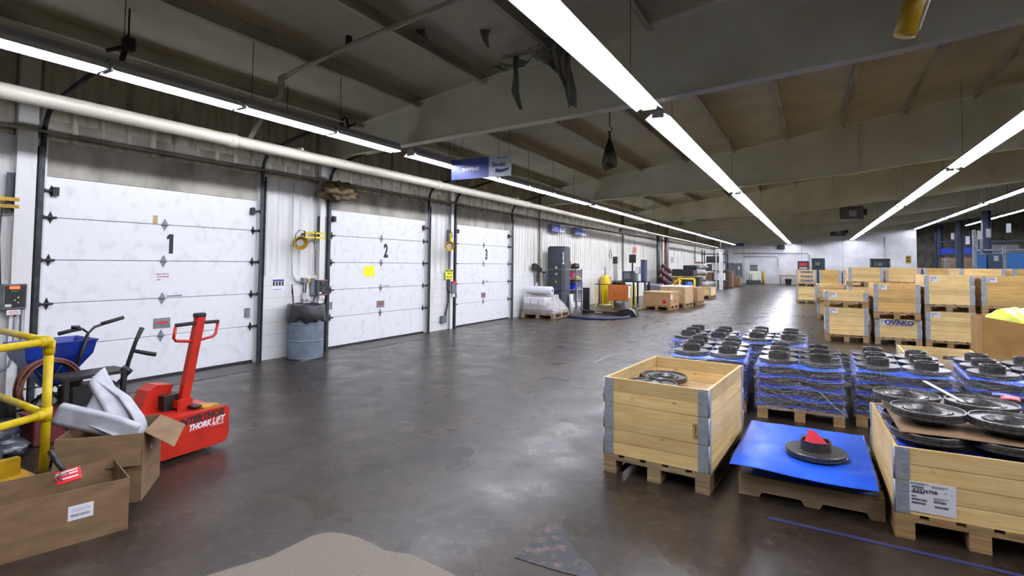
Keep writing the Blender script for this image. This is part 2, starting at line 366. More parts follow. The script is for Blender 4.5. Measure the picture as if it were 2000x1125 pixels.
# ------------------------------------------------------------------ structure
fl = MB().box(-9, XR, YB, 68, -.1, 0); struct('floor', fl, floor_mat())
c = MB()
for (a, b), (d, e) in zip(ROOF, ROOF[1:]):
    c.prism([(a, YB, b), (d, YB, e), (d, YB, e+.08), (a, YB, b+.08)], (0, 68-YB, 0))
ceil = struct('ceiling', c, ROOFM)
px_ = -7.0
while px_ < 16:
    z = interp(ROOF, px_); p = MB()
    p.box(px_-.004, px_+.004, YB, 67.9, z-.2, z+.02); p.box(px_, px_+.07, YB, 67.9, z-.2, z-.19); p.box(px_, px_+.012, YB, 67.9, z-.19, z-.17)
    struct('purlin', p, PURLM, ceil); px_ += 1.28
for i, y in enumerate(BEAMS):
    xs = [-7.75, -6.2, -5, -3.5, -2, -1.45, 1, 2, 4.1, 6.4, 7.6, 14, 19.9]
    web = MB(); bot = MB(); top = MB()
    for a, b in zip(xs, xs[1:]):
        za, zb, ta, tb = interp(FLANGE, a), interp(FLANGE, b), interp(ROOF, a)-.16, interp(ROOF, b)-.16
        web.prism([(a, y-.006, za), (b, y-.006, zb), (b, y-.006, tb), (a, y-.006, ta)], (0, .012, 0))
        bot.prism([(a, y-.09, za-.016), (b, y-.09, zb-.016), (b, y-.09, zb), (a, y-.09, za)], (0, .18, 0))
        top.prism([(a, y-.09, ta), (b, y-.09, tb), (b, y-.09, tb+.016), (a, y-.09, ta+.016)], (0, .18, 0))
    b = struct('roof_beam', web, BEAMM); b['label'] = 'deep painted steel roof beam'
    part('bottom_flange', bot, BEAMM, b); part('top_flange', top, BEAMM, b)
    if i in (0, 1, 2, 3):
        st = MB()
        for x in (1.0, 4.1): st.box(x-.006, x+.006, y-.085, y-.006, interp(FLANGE, x), interp(ROOF, x)-.16)
        part('stiffener', st, BEAMM, b)
# left wall: masonry dado, ribbed sheet above
DOORS = [(2.83, 5.58), (7.08, 9.92), (11.10, 13.88)]
solid = [(YB, DOORS[0][0]-.12), (DOORS[0][1]+.12, DOORS[1][0]-.12), (DOORS[1][1]+.12, DOORS[2][0]-.12), (DOORS[2][1]+.12, YF)]
wl = MB()
for a, b in solid: wl.box(XW-.3, XW+.03, a, b, 0, 1.36)
for a, b in solid[:3]: wl.box(XW-.3, XW-.02, a, b, 1.36, 3.0)
wall = struct('wall_left', wl, WALLW)
w2 = MB().box(XW-.3, XW-.02, solid[3][0], YF, 1.36, 3.0); struct('far_sheeting', w2, RUSTW, wall)
part('upper_sheeting', MB().box(XW-.3, XW-.04, YB, 66, 3.0, 4.3), SOOT, wall)
ri = MB(); ri2 = MB()
def rib(mb, y, z0, z1, d=.028, wd=.05, x=XW-.02):
    mb.prism([(x, y-wd, z0), (x, y+wd, z0), (x+d, y+wd*.45, z0), (x+d, y-wd*.45, z0)], (0, 0, z1-z0))
for a, b in solid[:3]:
    y = a+.1
    while y < b-.05: rib(ri, y, 1.36, 2.99); y += .22
y = solid[3][0]+.1
while y < YF-.1: rib(ri2, y, 1.36, 2.99, .03, .035); y += .2
y = YB+.2; ri3 = MB()
while y < YF-.1: rib(ri3, y, 3.0, 4.05, .035, .05, XW-.04); y += .3
part('sheet_rib', ri, WALLW, wall); part('sheet_rib', ri2, RUSTW, wall); part('sheet_rib', ri3, SOOT, wall)
mj = MB()
for a, b in solid:
    for z in (.2, .4, .6, .8, 1.0, 1.2): mj.box(XW+.03, XW+.0315, a, b, z-.003, z+.003)
part('mortar_line', mj, mat('mortar', (176, 174, 170), .8), wall)
g = MB(); 
for z in (3.12,): g.prism([(XW-.04, YB, z-.06), (XW+.16, YB, z-.06), (XW+.16, YB, z-.04), (XW-.02, YB, z-.04), (XW-.02, YB, z+.12), (XW-.04, YB, z+.12)], (0, YF-YB, 0))
struct('girt', g, HEADW, wall)
# frame columns against the left wall
for i, y in enumerate([7.0-.16, 11.0-.14, 2.62, 15.8, 24.6, 33.4, 42.2, 51.0]):
    k = MB(); x = XW+.03
    wd = .055 if i != 2 else .09; k.box(x, x+.012, y-wd, y+wd, 0, 4.0); k.box(x+.012, x+.05, y-.006, y+.006, 0, 4.0); k.box(x+.05, x+.062, y-wd, y+wd, 0, 4.0)
    o = struct('wall_column', k, WALLW if i < 3 else HEADW, wall)

def make_door(n, y0, y1):
    d = MB(); zs = [0.03, .57, 1.08, 1.59, 2.09, 2.575]
    for a, b in zip(zs, zs[1:]):
        d.bbox(XW-.05, XW-.005, y0, y1, a+.003, b-.003, .006)
    door = struct('door_%d' % n, d, DOORW)
    s = MB().box(XW-.05, XW-.01, y0, y1, 0, .03); part('bottom_seal', s, RUBBER, door)
    yc = (y0+y1)/2-.03
    for z in zs[1:-1]:
        h = MB(); x = XW-.005
        h.prism([(x, yc, z-.085), (x, yc+.035, z-.02), (x, yc+.035, z+.02), (x, yc, z+.085), (x, yc-.035, z+.02), (x, yc-.035, z-.02)], (.006, 0, 0))
        h.tube([(x+.012, yc-.045, z), (x+.012, yc+.045, z)], .011, 8); part('hinge', h, GALV, door)
    for e, sgn in ((y0, 1), (y1, -1)):
        for z in zs[1:-1]+[2.4]:
            h = MB(); x = XW-.005; ya = e+sgn*.06
            h.prism([(x, ya, z-.075), (x, ya+.03, z), (x, ya, z+.075), (x, ya-.03, z)], (.006, 0, 0))
            h.tube([(x+.03, ya+sgn*.05, z), (x+.03, e-sgn*.06, z)], .014, 8); h.tube([(x+.03, e-sgn*.01, z), (x+.03, e-sgn*.045, z)], .028, 12)
            if z == 2.4: h.box(x, x+.05, min(ya, ya+sgn*.06), max(ya, ya+sgn*.06), z-.05, z+.05)
            part('roller_bracket', h, BLACKM, door)
        t = MB(); ye = e-sgn*.05
        t.box(XW, XW+.012, ye-.045, ye+.045, 0, 2.9); t.box(XW+.012, XW+.085, ye-sgn*.045-.004, ye-sgn*.045+.004, 0, 2.9); t.box(XW+.077, XW+.085, ye-.045, ye+.01, 0, 2.9)
        pts = [(XW+.05, ye, 2.85)]+[tuple(p) for p in arc((XW+.42, ye, 3.05), .37, math.pi, math.pi*.55, 6)]+[(XW+1.3, ye, 3.62)]
        t.tube(pts, .028, 6); part('track', t, STEEL, door)
        j = MB(); j.box(XW-.06, XW+.03, e-sgn*.0-(.14 if sgn > 0 else 0), e+(.14 if sgn < 0 else 0), 0, 3.0); part('jamb', j, WALLW, door)
    hd = MB().box(XW-.08, XW-.03, y0-.1, y1+.1, 2.58, 3.0); part('header_panel', hd, HEADW, door)
    lb = MB().box(XW-.005, XW+.015, y1-.16 if n == 1 else y0+.02, y1-.08 if n == 1 else y0+.10, .72, .86); part('latch', lb, GALV, door)
    M = frame((XW-.003, yc+.08+(.06 if n > 1 else 0), 1.83), (0, 1, 0), (0, 0, 1))
    nb = text_mb(str(n), .38, M, .002, bold=.016, sx=.68) if n > 1 else MB().box(-.012, .042, -.135, .135, -.001, .001, M).prism([(-.012, .135, -.001), (-.045, .10, -.001), (-.045, .06, -.001), (-.012, .075, -.001)], (0, 0, .002), M)
    part('door_number', nb, INK, door)
    return door
for n, (a, b) in enumerate(DOORS): make_door(n+1, a, b)

# far wall, right part and back part of the hall
fw = MB().box(-8.1, 7.3, YF, YF+.3, 0, 6.5); fwall = struct('wall_far', fw, mat('far_wall_white', (236, 237, 240), .6, col2=(216, 216, 222), nscale=1.2))
rt = MB().box(7.0, 7.3, YF+.3, 66, 0, 6.8); rt.box(7.0, XR, 66, 66.3, 0, 7.6); struct('wall_far_annex', rt, HEADW)
struct('wall_right', MB().box(XR, XR+.3, YB, 68, 0, 7.6), HEADW)
struct('wall_back', MB().box(-9, XR, YB-.3, YB, 0, 7.6), WALLW)
pl = MB()
for x in (-5.6, -.9, 2.2, 5.2): pl.box(x-.01, x+.01, YF-.006, YF, 0, 4.0)
part('panel_joint', pl, MIDGREY, fwall)

# floor markings and patches (flat on the floor)
def flat(name, poly, m_, z=.002, t=.001, lab=None):
    o = struct(name, MB().prism([(x, y, z) for x, y in poly], (0, 0, t)), m_)
    if lab: o['label'] = lab
    return o
PATCH = mat('bare_concrete', (104, 95, 82), .75, col2=(88, 80, 70), nscale=70, detail=8, lo=.4, hi=.8)
DPATCH = mat('dark_patch', (26, 25, 28), .6, col2=(84, 62, 54), nscale=16, lo=.55, hi=.72)
flat('trim_1', [(-2.75, 1.65), (-2.60, 2.0), (-2.585, 2.26), (-2.54, 2.34), (-2.45, 2.375), (-2.34, 2.39), (-2.1, 2.36), (-1.95, 2.40), (-1.64, 2.36), (-1.35, 2.28), (-1.3, 1.5), (-2.3, 1.2)], PATCH, lab='pale bare concrete patch in the floor')
flat('trim_2', [(-1.445, 2.66), (-1.43, 2.95), (-1.47, 3.13), (-1.36, 3.12), (-1.2, 2.9), (-1.0, 2.75), (-.99, 2.68), (-1.2, 2.66)], DPATCH, lab='dark worn patch in the floor')
flat('trim_3', [(-.27, 3.87), (1.6, 3.80), (1.6, 3.84), (-.27, 3.91)], TAPEB, lab='blue line across the floor')
flat('trim_4', [(-5.3, 17.2), (-5.2, 17.2), (-5.6, 19.8), (-5.9, 26), (-6.0, 26)], TAPEY, lab='yellow floor line')
for k, (x, y, dx, dy) in enumerate([(-3.18, 8.45, .05, 1.1), (-3.18, 9.5, .45, .05), (-7.0, 6.75, .05, .25), (-6.9, 7.35, .2, .04), (-7.25, 6.0, .05, .3), (-2.75, 9.4, .04, .3)]):
    flat('trim_%d' % (5+k), [(x, y), (x+dx, y), (x+dx, y+dy), (x, y+dy)], TAPEW, lab='white floor tape mark')
PLATE = mat('leveller_plate', (66, 62, 60), .42, .3, col2=(48, 44, 42), nscale=9)
for k, (a, b) in enumerate(DOORS):
    flat('trim_%d' % (11+k), [(XW+.02, a+.25), (XW+.62, a+.25), (XW+.62, b-.25), (XW+.02, b-.25)], PLATE, lab='steel dock leveller plate')

# ------------------------------------------------------------------ lights
def strip(name, x, z, y0, y1, label, group, tubes=2, hw=.14, cutoff=.025, wires=2, lcut=None):
    t = thing(name, label, 'ceiling light', (x, (y0+y1)/2, z), 0, group); h = (y1-y0)/2
    m_ = MB()
    lc = cutoff if lcut is None else lcut
    for (a, b), (c_, d) in (((-hw, -lc), (-.05, .055)), ((-.05, .055), (.05, .055)), ((.05, .055), (hw, -cutoff))): m_.prism([(a, -h, b), (c_, -h, d), (c_, -h, d+.004), (a, -h, b+.004)], (0, 2*h, 0))
    part('reflector', m_, REFL, t)
    part('housing', MB().box(-.045, .045, -h, h, .06, .12), HOUSE, t)
    for k in range(tubes):
        xx = (k-(tubes-1)/2)*(.09 if tubes == 2 else .075)
        part('tube', MB().tube([(xx, -h+.03, 0), (xx, h-.03, 0)], .019, 6), TUBEM, t)
    for s_ in (-1, 1): part('end_cap', MB().box(-.08, .08, s_*(h-.012)-.01, s_*(h-.012)+.01, -.02, .06), HOUSE, t)
    if wires:
        for s_ in (-.8, .8)[:wires]: part('hanger', MB().tube([(0, s_*h, .12), (0, s_*h, interp(ROOF, x)-z)], .004, 5), BLACKM, t)
    return t
G1 = 'strip lights in the row nearest the dock doors'
def bays(): return [(a+.15, b-.15) for a, b in zip(BEAMS, BEAMS[1:])]
ORD = ['before the first beam', 'between the first and second beams', 'between the second and third beams', 'between the third and fourth beams', 'between the fourth and fifth beams', 'between the fifth and last beams']
ORDN = ['in front of the first beam', 'just behind the first beam', 'beyond the second beam', 'beyond the third beam', 'beyond the fourth beam', 'beyond the fifth beam']
POSN = ['first', 'second', 'third', 'fourth', 'fifth', 'last']
proto = None
for bi, (a, b) in enumerate(bays()):
    n = 6; L_ = (b-a)/n
    for k in range(n):
        y0 = a+k*L_; 
        if y0 < -.2: continue
        lab = '%s strip light %s, dock door row' % (POSN[k], ORDN[bi])
        if proto is None: proto = strip('strip_light', -6.0, 3.45, y0+.01, y0+L_-.01, lab, G1, wires=1, lcut=.022)
        else: dup(proto, (-6.0, y0+L_/2, 3.45), 0, lab, G1)
for x, z, g_, nm in ((-1.8, 3.60, 'long strip lights in the row down the middle aisle', 'middle aisle row'), (2.83, 3.90, 'long strip lights in the row above the crates', 'row above the crates'), (7.2, 4.70, 'long strip lights in the far right row', 'far right row of the main hall'), (11.6, 5.3, 'long strip lights in the annex', 'nearer annex row'), (15.6, 5.4, 'long strip lights in the annex', 'farther annex row')):
    pr_ = None
    for bi, (a, b) in enumerate(bays()):
        if x > 9 and bi < 2: continue
        lab = 'long strip light %s, %s' % (ORDN[bi], nm)
        if pr_ is None: pr_ = strip('strip_light', x, z, a+.05, b-.05, lab, g_, tubes=3 if x < 3 else 2, hw=.17)
        else: dup(pr_, (x, (a+b)/2, z), 0, lab, g_)
    strip('strip_light', x, z, 51.2, 53.7 if x < 8 else 60, 'short strip light beyond the last beam, %s' % nm, g_, tubes=2, hw=.17)

# ------------------------------------------------------------------ pallets, collar crates
def pallet_parts(t, lx=.8, ly=1.2, m_=None, style='euro', z0=0, name='pallet'):
    """footprint lx by ly centred on x, from y=0 to ly; 144 mm high"""
    m_ = m_ or PALW; x0 = -lx/2
    d = MB()
    n = 5; bw = lx*.152
    for k in range(n):
        xx = x0+(lx-bw)*k/(n-1); d.box(xx, xx+bw, 0, ly, z0+.122, z0+.144)
    for yy in (0, ly/2-.07, ly-.14): d.box(x0, x0+lx, yy+.001, yy+.139, z0+.1, z0+.1215)
    p = part(name, d, m_, t)
    for yy in (0, ly/2-.07, ly-.14):
        for xx in (x0, -.05, x0+lx-.1):
            part('block', MB().box(xx, xx+.1, yy+.002, yy+.138, z0+.022, z0+.0995), m_, p)
    for xx in (x0, -.05, x0+lx-.1):
        part('skid_board', MB().box(xx, xx+.1, 0, ly, z0, z0+.0215), m_, p)
    return p
def collar_parts(t, z0, m_, boards=1, lx=.8, ly=1.2, inset=.004):
    x0, x1, y0, y1 = -lx/2+inset, lx/2-inset, inset, ly-inset; th = .02; h = .195
    c_ = MB(); hh = h/boards
    for k in range(boards):
        a, b = z0+k*hh+.0018, z0+(k+1)*hh-.0018
        c_.box(x0, x1, y0, y0+th, a, b); c_.box(x0, x1, y1-th, y1, a, b)
        c_.box(x0, x0+th, y0+th, y1-th, a, b); c_.box(x1-th, x1, y0+th, y1-th, a, b)
    p = part('collar', c_, m_, t)
    for sx in (-1, 1):
        for yy, sy in ((y0, -1), (y1, 1)):
            if sy > 0 and sx > 0: pass
            g_ = MB(); X = x0 if sx < 0 else x1; w_ = .075; e = .003
            xa, xb = (X-e, X+w_) if sx < 0 else (X-w_, X+e); ya, yb = (yy-e, yy) if sy < 0 else (yy, yy+e)
            g_.box(xa, xb, ya, yb, z0+.004, z0+h-.004)
            ya2, yb2 = (yy-e, yy+.06) if sy < 0 else (yy-.06, yy+e); xa2, xb2 = (X-e, X) if sx < 0 else (X, X+e)
            g_.box(xa2, xb2, ya2, yb2, z0+.004, z0+h-.004)
            if sy < 0:
                for k in range(5):
                    zz = z0+.022+k*.037; xc = X+.032*(-sx) 
                    g_.box(min(xc, xc-sx*.026), max(xc, xc-sx*.026), yy-e-.003, yy-e, zz, zz+.007)
                    g_.box(X-e-.003 if sx < 0 else X+e, X-e if sx < 0 else X+e+.003, yy+.02, yy+.05, zz, zz+.007)
            g_.tube([(X+sx*.002, yy+sy*.002, z0+.002), (X+sx*.002, yy+sy*.002, z0+h-.002)], .006, 6)
            part('hinge', g_, ZINC, p)
    return p
def crate(label, loc, rz, n, boards, group, palm=None, cm=None, word=None, paper=False):
    t = thing('wooden_crate', label, 'crate', loc, rz, group)
    pallet_parts(t, m_=palm)
    for k in range(n): collar_parts(t, .144+.195*k, cm or PINE, boards[k % len(boards)])
    if paper:
        z = .144+.195*n-.05
        l = part('paper_label', MB().box(-.31, -.16, .0015, .0035, z-.075, z+.03), PAPER, t)
        tx = MB()
        for q in range(4): tx.box(-.30, -.2+.01*(q % 2), .0008, .0015, z+.012-q*.012, z+.017-q*.012)
        tx.box(-.295, -.27, .0008, .0015, z-.06, z-.04); part('print', tx, INK, l)
    if word:
        for zz in word:
            M = frame((.02, .0005, zz), (1, 0, 0), (0, 0, 1)); w_ = text_mb('OVAKO', .125, M, .002, bold=.007, sx=1.12)
            w_.box(-.2, .24, -.0005, .0015, zz-.062, zz-.052); part('stencil', w_, BLUEINK, t)
    return t
CG = 'pine collar crates stacked in rows at the right'
YR = 13.75
crate('pine crate with small white label, bottom left of the front row', (.61, YR, 0), 0, 3, [2, 1, 2], CG, paper=True)
crate('shallow one-collar pine crate atop the left end of the front row', (.60, YR, .729), 0, 1, [1], CG, paper=True)
crate('pine crate with large blue word OVAKO behind white label, bottom of second stack', (1.52, YR, 0), 0, 2, [1, 1], CG, palm=PALG, word=[.46], paper=True)
crate('tall pine crate with white label standing on the OVAKO lettered crate', (1.50, YR-.05, .534), 0, 3, [1, 1, 1], CG, cm=PINE2, paper=True)
crate('pine crate with reddish board, bottom of the third stack in the front row', (2.38, YR, 0), 0, 3, [1, 1, 2], CG, paper=True)
crate('pale pine crate on grey pallet, topmost of the third stack in front row', (2.37, YR, .729), 0, 3, [1, 1, 1], CG, palm=PALG, paper=True)
crate('pine crate half hidden behind the cardboard box with yellow bag', (3.27, YR, 0), 0, 3, [1, 2, 1], CG, cm=PINE2, paper=True)
crate('pine crate topmost of the stack at the right edge of the photo', (3.27, YR, .729), 0, 3, [1, 2, 1], CG, cm=PINE2, paper=True)
crate('lower two-collar crate just behind the left end of the front row', (.48, 19.2, 0), 0, 2, [1, 1], CG)
crate('upper two-collar crate just behind the left end of the front row', (.47, 19.1, .534), 0, 2, [1, 1], CG)
for (x, y, q) in ((1.24, 17.5, 'the stack with a two-collar top behind the OVAKO crate'),):
    crate('bottom crate of ' + q, (x, y, 0), 0, 2, [1], CG); crate('middle crate of ' + q, (x, y, .534), 0, 2, [1], CG)
    crate('top crate of ' + q, (x, y, 1.068), 0, 2, [1], CG, palm=PALG)
for x, y, q, pm in ((2.12, 18.0, 'third stack from the left of the back row', PINE), (2.96, 17.9, 'orange-tinted fourth stack of the back row', PINE2), (3.3, 15.7, 'fifth stack of the back row', PINE), (4.18, 15.6, 'stack at the far right end of the back row', PINE2)):
    crate('lowest crate in the ' + q, (x, y, 0), 0, 2, [1], CG, cm=pm); crate('middle crate in the ' + q, (x, y, .534), 0, 2, [1], CG, cm=pm)
    crate('top crate in the ' + q, (x, y, 1.068), 0, 2, [1], CG, cm=pm)
crate('bottom crate of the most distant stack on the left', (-.28, 27.2, 0), 0, 3, [1], CG)
crate('distant top crate with the word OVAKO stencilled three times', (-.28, 27.2, .729), 0, 3, [1], CG, word=[.63, .44, .25])
crate('bottom crate of the stack right of the thrice-lettered OVAKO crate', (.62, 27.2, 0), 0, 3, [1], CG)
crate('top crate right of the thrice-lettered OVAKO crate', (.62, 27.2, .729), 0, 3, [1, 2], CG, cm=PINE2)
crate('bottom crate of the distant stack third from left', (1.5, 27.2, 0), 0, 3, [1], CG)
crate('top crate of the distant stack third from left', (1.5, 27.2, .729), 0, 3, [1], CG)

# ------------------------------------------------------------------ brake rotors
def rotor_proto(n=44):
    """hat-up brake rotor, friction disc r 0.198, total height 0.104"""
    t = thing('brake_rotor', 'x', 'brake rotor')
    d = MB(); d.lathe([(.09, 0), (.192, 0), (.197, .004), (.197, .012), (.190, .014), (.190, .022), (.197, .024), (.197, .034), (.192, .038), (.098, .038), (.09, .034)], n=n, closed=True)
    part('friction_disc', d, IRON, t)
    h = MB(); h.lathe([(.088, .036), (.100, .038), (.098, .098), (.1, .104), (.093, .104), (.088, .098), (.088, .055), (.05, .05), (.05, .042), (.088, .04)], n=n, closed=True)
    part('hat', h, IRON, t)
    r = MB(); r.lathe([(.0935, .1042), (.0995, .1042), (.0995, .105), (.0935, .105)], n=n, closed=True); part('machined_rim', r, IRONM, t)
    return t
def dish_proto(n=56):
    """rotor lying hub down: raised rim, recessed face, hub ring and bolt circle"""
    t = thing('brake_rotor', 'x', 'brake rotor')
    d = MB(); d.lathe([(.10, .05), (.197, .05), (.2, .054), (.2, .064), (.194, .066), (.194, .074), (.2, .076), (.2, .094), (.197, .098), (.190, .098), (.186, .084), (.135, .08), (.128, .07), (.10, .07)], n=n, closed=True)
    part('friction_disc', d, IRON, t)
    h = MB(); h.lathe([(0.03, 0), (.085, 0), (.088, .004), (.10, .055), (.124, .06), (.124, .085), (.117, .088), (.11, .08), (.092, .066), (.082, .02), (.03, .018)], n=n, closed=True)
    part('hub', h, IRON, t)
    r = MB(); r.lathe([(.030, .019), (.078, .019), (.078, .0225), (.030, .0225)], n=n, closed=True)
    q = part('hub_face', r, IRONM, t)
    b = MB()
    for k in range(8): a = k*math.pi/4; b.lathe([(0, .0226), (.0075, .0226), (.0075, .024), (0, .024)], (.056*math.cos(a), .056*math.sin(a), 0), 10)
    part('bolt_holes', b, BLACK, q)
    r = MB(); r.lathe([(.118, .0885), (.123, .0855), (.1235, .0865), (.1185, .0895)], n=n, closed=True); part('machined_rim', r, IRONM, t)
    return t
RP = rotor_proto(); RD = dish_proto(); used = {'p': 0, 'd': 0}
def rotor(kind, loc, label, group, rz=0, tilt=0, parent=None):
    src = RP if kind == 'p' else RD
    if not used[kind]:
        used[kind] = 1; o = src; o.location = loc; o.rotation_euler = (tilt, 0, rz); o['label'] = label; o['group'] = group; return o
    o = dup(src, loc, rz, label, group); o.rotation_euler = (tilt, 0, rz); return o

def wavy(seed, amp):
    return lambda x, y: amp*(noise.noise(Vector((x*2.6+seed, y*2.6, seed*1.7))))
RG = 'brake rotors on the wrapped pallets'; SG = 'blue sheets between rotor layers'
def wrapped_pallet(xc, y0, where, layers=4, left=True, rz=0, film=True, seed=1, palm=None, simple=False):
    base = thing('wooden_pallet', 'wooden pallet carrying the rotors %s' % where, 'pallet', (xc, y0, 0), rz, 'pallets under the brake rotors'); pallet_parts(base, m_=palm or PALW)
    P = .107; z = .1445
    def wp(x, y): a = ro((x, y), rz); return xc+a[0], y0+a[1]
    rows = ['front', 'middle', 'rear']; lay = ['lowest', 'second lowest', 'third', 'upper', 'fifth']
    for k in range(layers+1):
        f = wavy(seed+k*3.1, .004)
        def fn(u, v, zz=z, f=f):
            x = -.415+.83*u; y = -.02+1.24*v
            e = max(abs(u-.5), abs(v-.5))*2; drop = (.042 if k > 0 else .0)*max(0, e-.86)/.14*(.6+.4*math.sin(9*u+seed+k)*math.cos(7*v+k))
            g_ = f(x, y) if e > .8 and k else 0
            return (x, y, zz+.0012-drop+g_*(1 if e > .92 else 0))
        sh = MB().slab(fn, 16, 20, .002)
        nm = 'top' if k == layers else (lay[k])
        o = solo('separator_sheet', sh, BLUED if k < layers else BLUEP, '%s blue plastic sheet of the stack %s' % (nm, where), 'plastic sheet', SG, (xc, y0, 0), rz)
        z2 = z+.003
        for i in range(3):
            for j in range(2):
                if k < layers and not (i == 0 or (left and j == 0)): continue
                x = -.2+.4*j; y = .2+.4*i; X, Y = wp(x, y)
                nm2 = 'on top' if k == layers else 'in the %s layer' % lay[k]
                rotor('p', (X, Y, z2), '%s %s rotor %s, %s' % (rows[i], ('left', 'right')[j], nm2, where), RG, rz=random.random()*3)
        z += P
    if film:
        zt = z-P+.05
        def shell(u, v):
            a = u*2*math.pi; cx_, sy_ = math.cos(a), math.sin(a)
            q = 1/max(abs(cx_), abs(sy_)); x = cx_*q*.424; y = .6+sy_*q*.632
            zz = .1+v*(zt-.1)
            if v > .92: x *= .985; y = .6+(y-.6)*.99
            n_ = noise.noise(Vector((x*5+seed, y*5, zz*14)))*.008+noise.noise(Vector((x*16, y*16+seed, zz*30)))*.004
            s_ = 1+abs(n_)*1.2-.004*math.cos((zz-.145)/P*2*math.pi)
            return (x*s_, .6+(y-.6)*s_, zz+n_)
        mb = MB(); nu, nv = 96, 22
        vs = [shell(i/nu, j/nv) for j in range(nv+1) for i in range(nu)]
        fs = [(j*nu+i, j*nu+(i+1) % nu, (j+1)*nu+(i+1) % nu, (j+1)*nu+i) for j in range(nv) for i in range(nu)]
        mb.add(vs, fs, True)
        solo('stretch_film', mb, FILM, 'wrinkled clear stretch film around the rotors %s' % where, 'plastic wrap', 'stretch film wraps', (xc, y0, 0), rz)
wrapped_pallet(-.14, 6.40, 'behind the blue-sheeted pallet', seed=1, rz=R(1))
wrapped_pallet(.76, 6.52, 'behind the labelled crate', seed=2, rz=R(-1.5), left=False)
wrapped_pallet(1.68, 6.62, 'at the right edge', seed=3, rz=R(-3))
wrapped_pallet(-1.06, 6.48, 'just behind the foremost crate', seed=4, rz=R(3))
wrapped_pallet(-1.36, 7.80, 'in the left rear corner', seed=5, rz=R(1))
wrapped_pallet(-.50, 8.10, 'in the rear middle', seed=6, rz=R(0))
wrapped_pallet(.52, 8.2, 'low in the rear gap', layers=1, seed=7)
wrapped_pallet(2.6, 6.75, 'beyond the right edge', seed=8, film=False, palm=PALG)
# open two-collar crate behind the wrapped pallets, filled with rotors
t = crate('open two-collar crate filled with rotors behind the wrapped pallets', (1.38, 8.05, 0), R(-1), 2, [1], 'open crates of rotors')
for i in range(3):
    for j in range(2):
        rotor('p', (1.38-.19+.38*j, 8.26+.38*i, .345), '%s %s rotor inside the open crate behind the wrapped pallets' % (['front', 'middle', 'rear'][i], ['left', 'right'][j]), 'rotors inside the rear open crate')
solo('card_layer', MB().box(-.36, .36, .05, 1.15, .33, .344), CARD, 'brown card layer inside the rear open crate', 'cardboard sheet', None, (1.38, 8.05, 0), R(-1))

# foremost crate on the left
MX, MY, MR = -1.05, 4.075, R(-4.5)
t = crate('tall open pine crate with metal corner hinges, foremost on the floor', (MX, MY, 0), MR, 3, [2, 1, 2], 'open crates of rotors', palm=PALG)
t.children[3]['label'] = 'topmost collar'
def wl_(x, y, o, a): q = ro((x, y), a); return o[0]+q[0], o[1]+q[1]
st = MB(); zz = .144+.25
st.box(.285, .335, .0022, .0038, zz-.02, zz+.085)
o = part('stamp', st, PINE2, t); s2 = MB()
for a, b, c_, d in ((.286, .334, zz+.082, zz+.084), (.286, .334, zz-.018, zz-.016), (.286, .288, zz-.018, zz+.084), (.332, .334, zz-.018, zz+.084), (.300, .309, zz+.01, zz+.075), (.317, .322, zz+.03, zz+.07), (.298, .325, zz-.01, zz+.002)): s2.box(a, b, .0014, .0022, c_, d)
part('print', s2, mat('stamp_ink', (96, 72, 48), .7), o)
solo('card_layer', MB().box(-.372, .372, .03, 1.17, .53, .537), CARDL, 'pale card layer inside the foremost crate', 'cardboard sheet', None, (MX, MY, 0), MR)
for x, y, nm in ((-.19, .82, 'rear left'), (-.17, .46, 'front left'), (.19, .25, 'front right')):
    X, Y = wl_(x, y, (MX, MY), MR); rotor('d', (X, Y, .5375), '%s dark rotor inside the foremost open crate' % nm, 'rotors inside the foremost crate')

# blue-sheeted low pallet
bx, by = -.05, 4.2
p = thing('wooden_pallet', 'low wooden pallet with solid side boards under the blue sheets', 'pallet', (bx, by, 0))
dk = MB()
for k in range(6): dk.box(-.43, .43, .02+k*.2, .02+k*.2+.14, .118, .14)
part('deck', dk, PALG, p)
for x in (-.43, -.02, .39):
    part('stringer', MB().box(x, x+.04, .02, 1.16, .03, .1175), PALG, p)
sb = MB(); 
sb.prism([(-.43, 0, 0), (-.30, 0, 0), (-.28, 0, .035), (-.04, 0, .035), (-.02, 0, 0), (.07, 0, 0), (.09, 0, .035), (.33, 0, .035), (.35, 0, 0), (.43, 0, 0), (.43, 0, .14), (-.43, 0, .14)], (0, .019, 0))
part('side_board', sb, PALG, p); 
sh = MB().slab(lambda u, v: (-.40+.8*u, .02+1.15*v, .1435), 6, 6, .002)
solo('separator_sheet', sh, BLUED, 'lower deep blue sheet lying on the low pallet', 'plastic sheet', None, (bx, by, 0))
k = 0
for x, y, nm in ((-.2, .26, 'front left'), (.22, .22, 'front right'), (-.2, .92, 'rear left'), (.22, .9, 'rear right')):
    rotor('p', (bx+x, by+y, .145), '%s rotor between the two blue sheets of the low pallet' % nm, 'rotors between the blue sheets')
circs = [(-.2, .26), (.22, .22), (-.2, .92), (.22, .9)]
def topsheet(u, v):
    x = -.47+.0*v+(.86)*u+.03*v*(1-u)+.0*u; y = -.18+1.19*v+.03*(1-v)*u
    z = .262
    for a, b in circs:
        d = math.hypot(x-a, y-b)
        if .08 < d < .2: z -= .004*math.sin((d-.08)/.12*math.pi)
    ed = max(0, (.10-abs(0))) 
    if y < 0: z -= (0-y)*(.10+.35*max(0, u-.55))
    z += .012*math.sin(u*6.3+1)*max(0, 1-v*2.4)
    z += .0025*noise.noise(Vector((x*6, y*6, 1)))
    return (x, y, z)
sh = MB().slab(topsheet, 48, 48, .0025)
RINGS = mat('blue_sheet_marked', (22, 84, 206), .42, col2=(40, 100, 216), nscale=3, lo=.45, hi=.75)
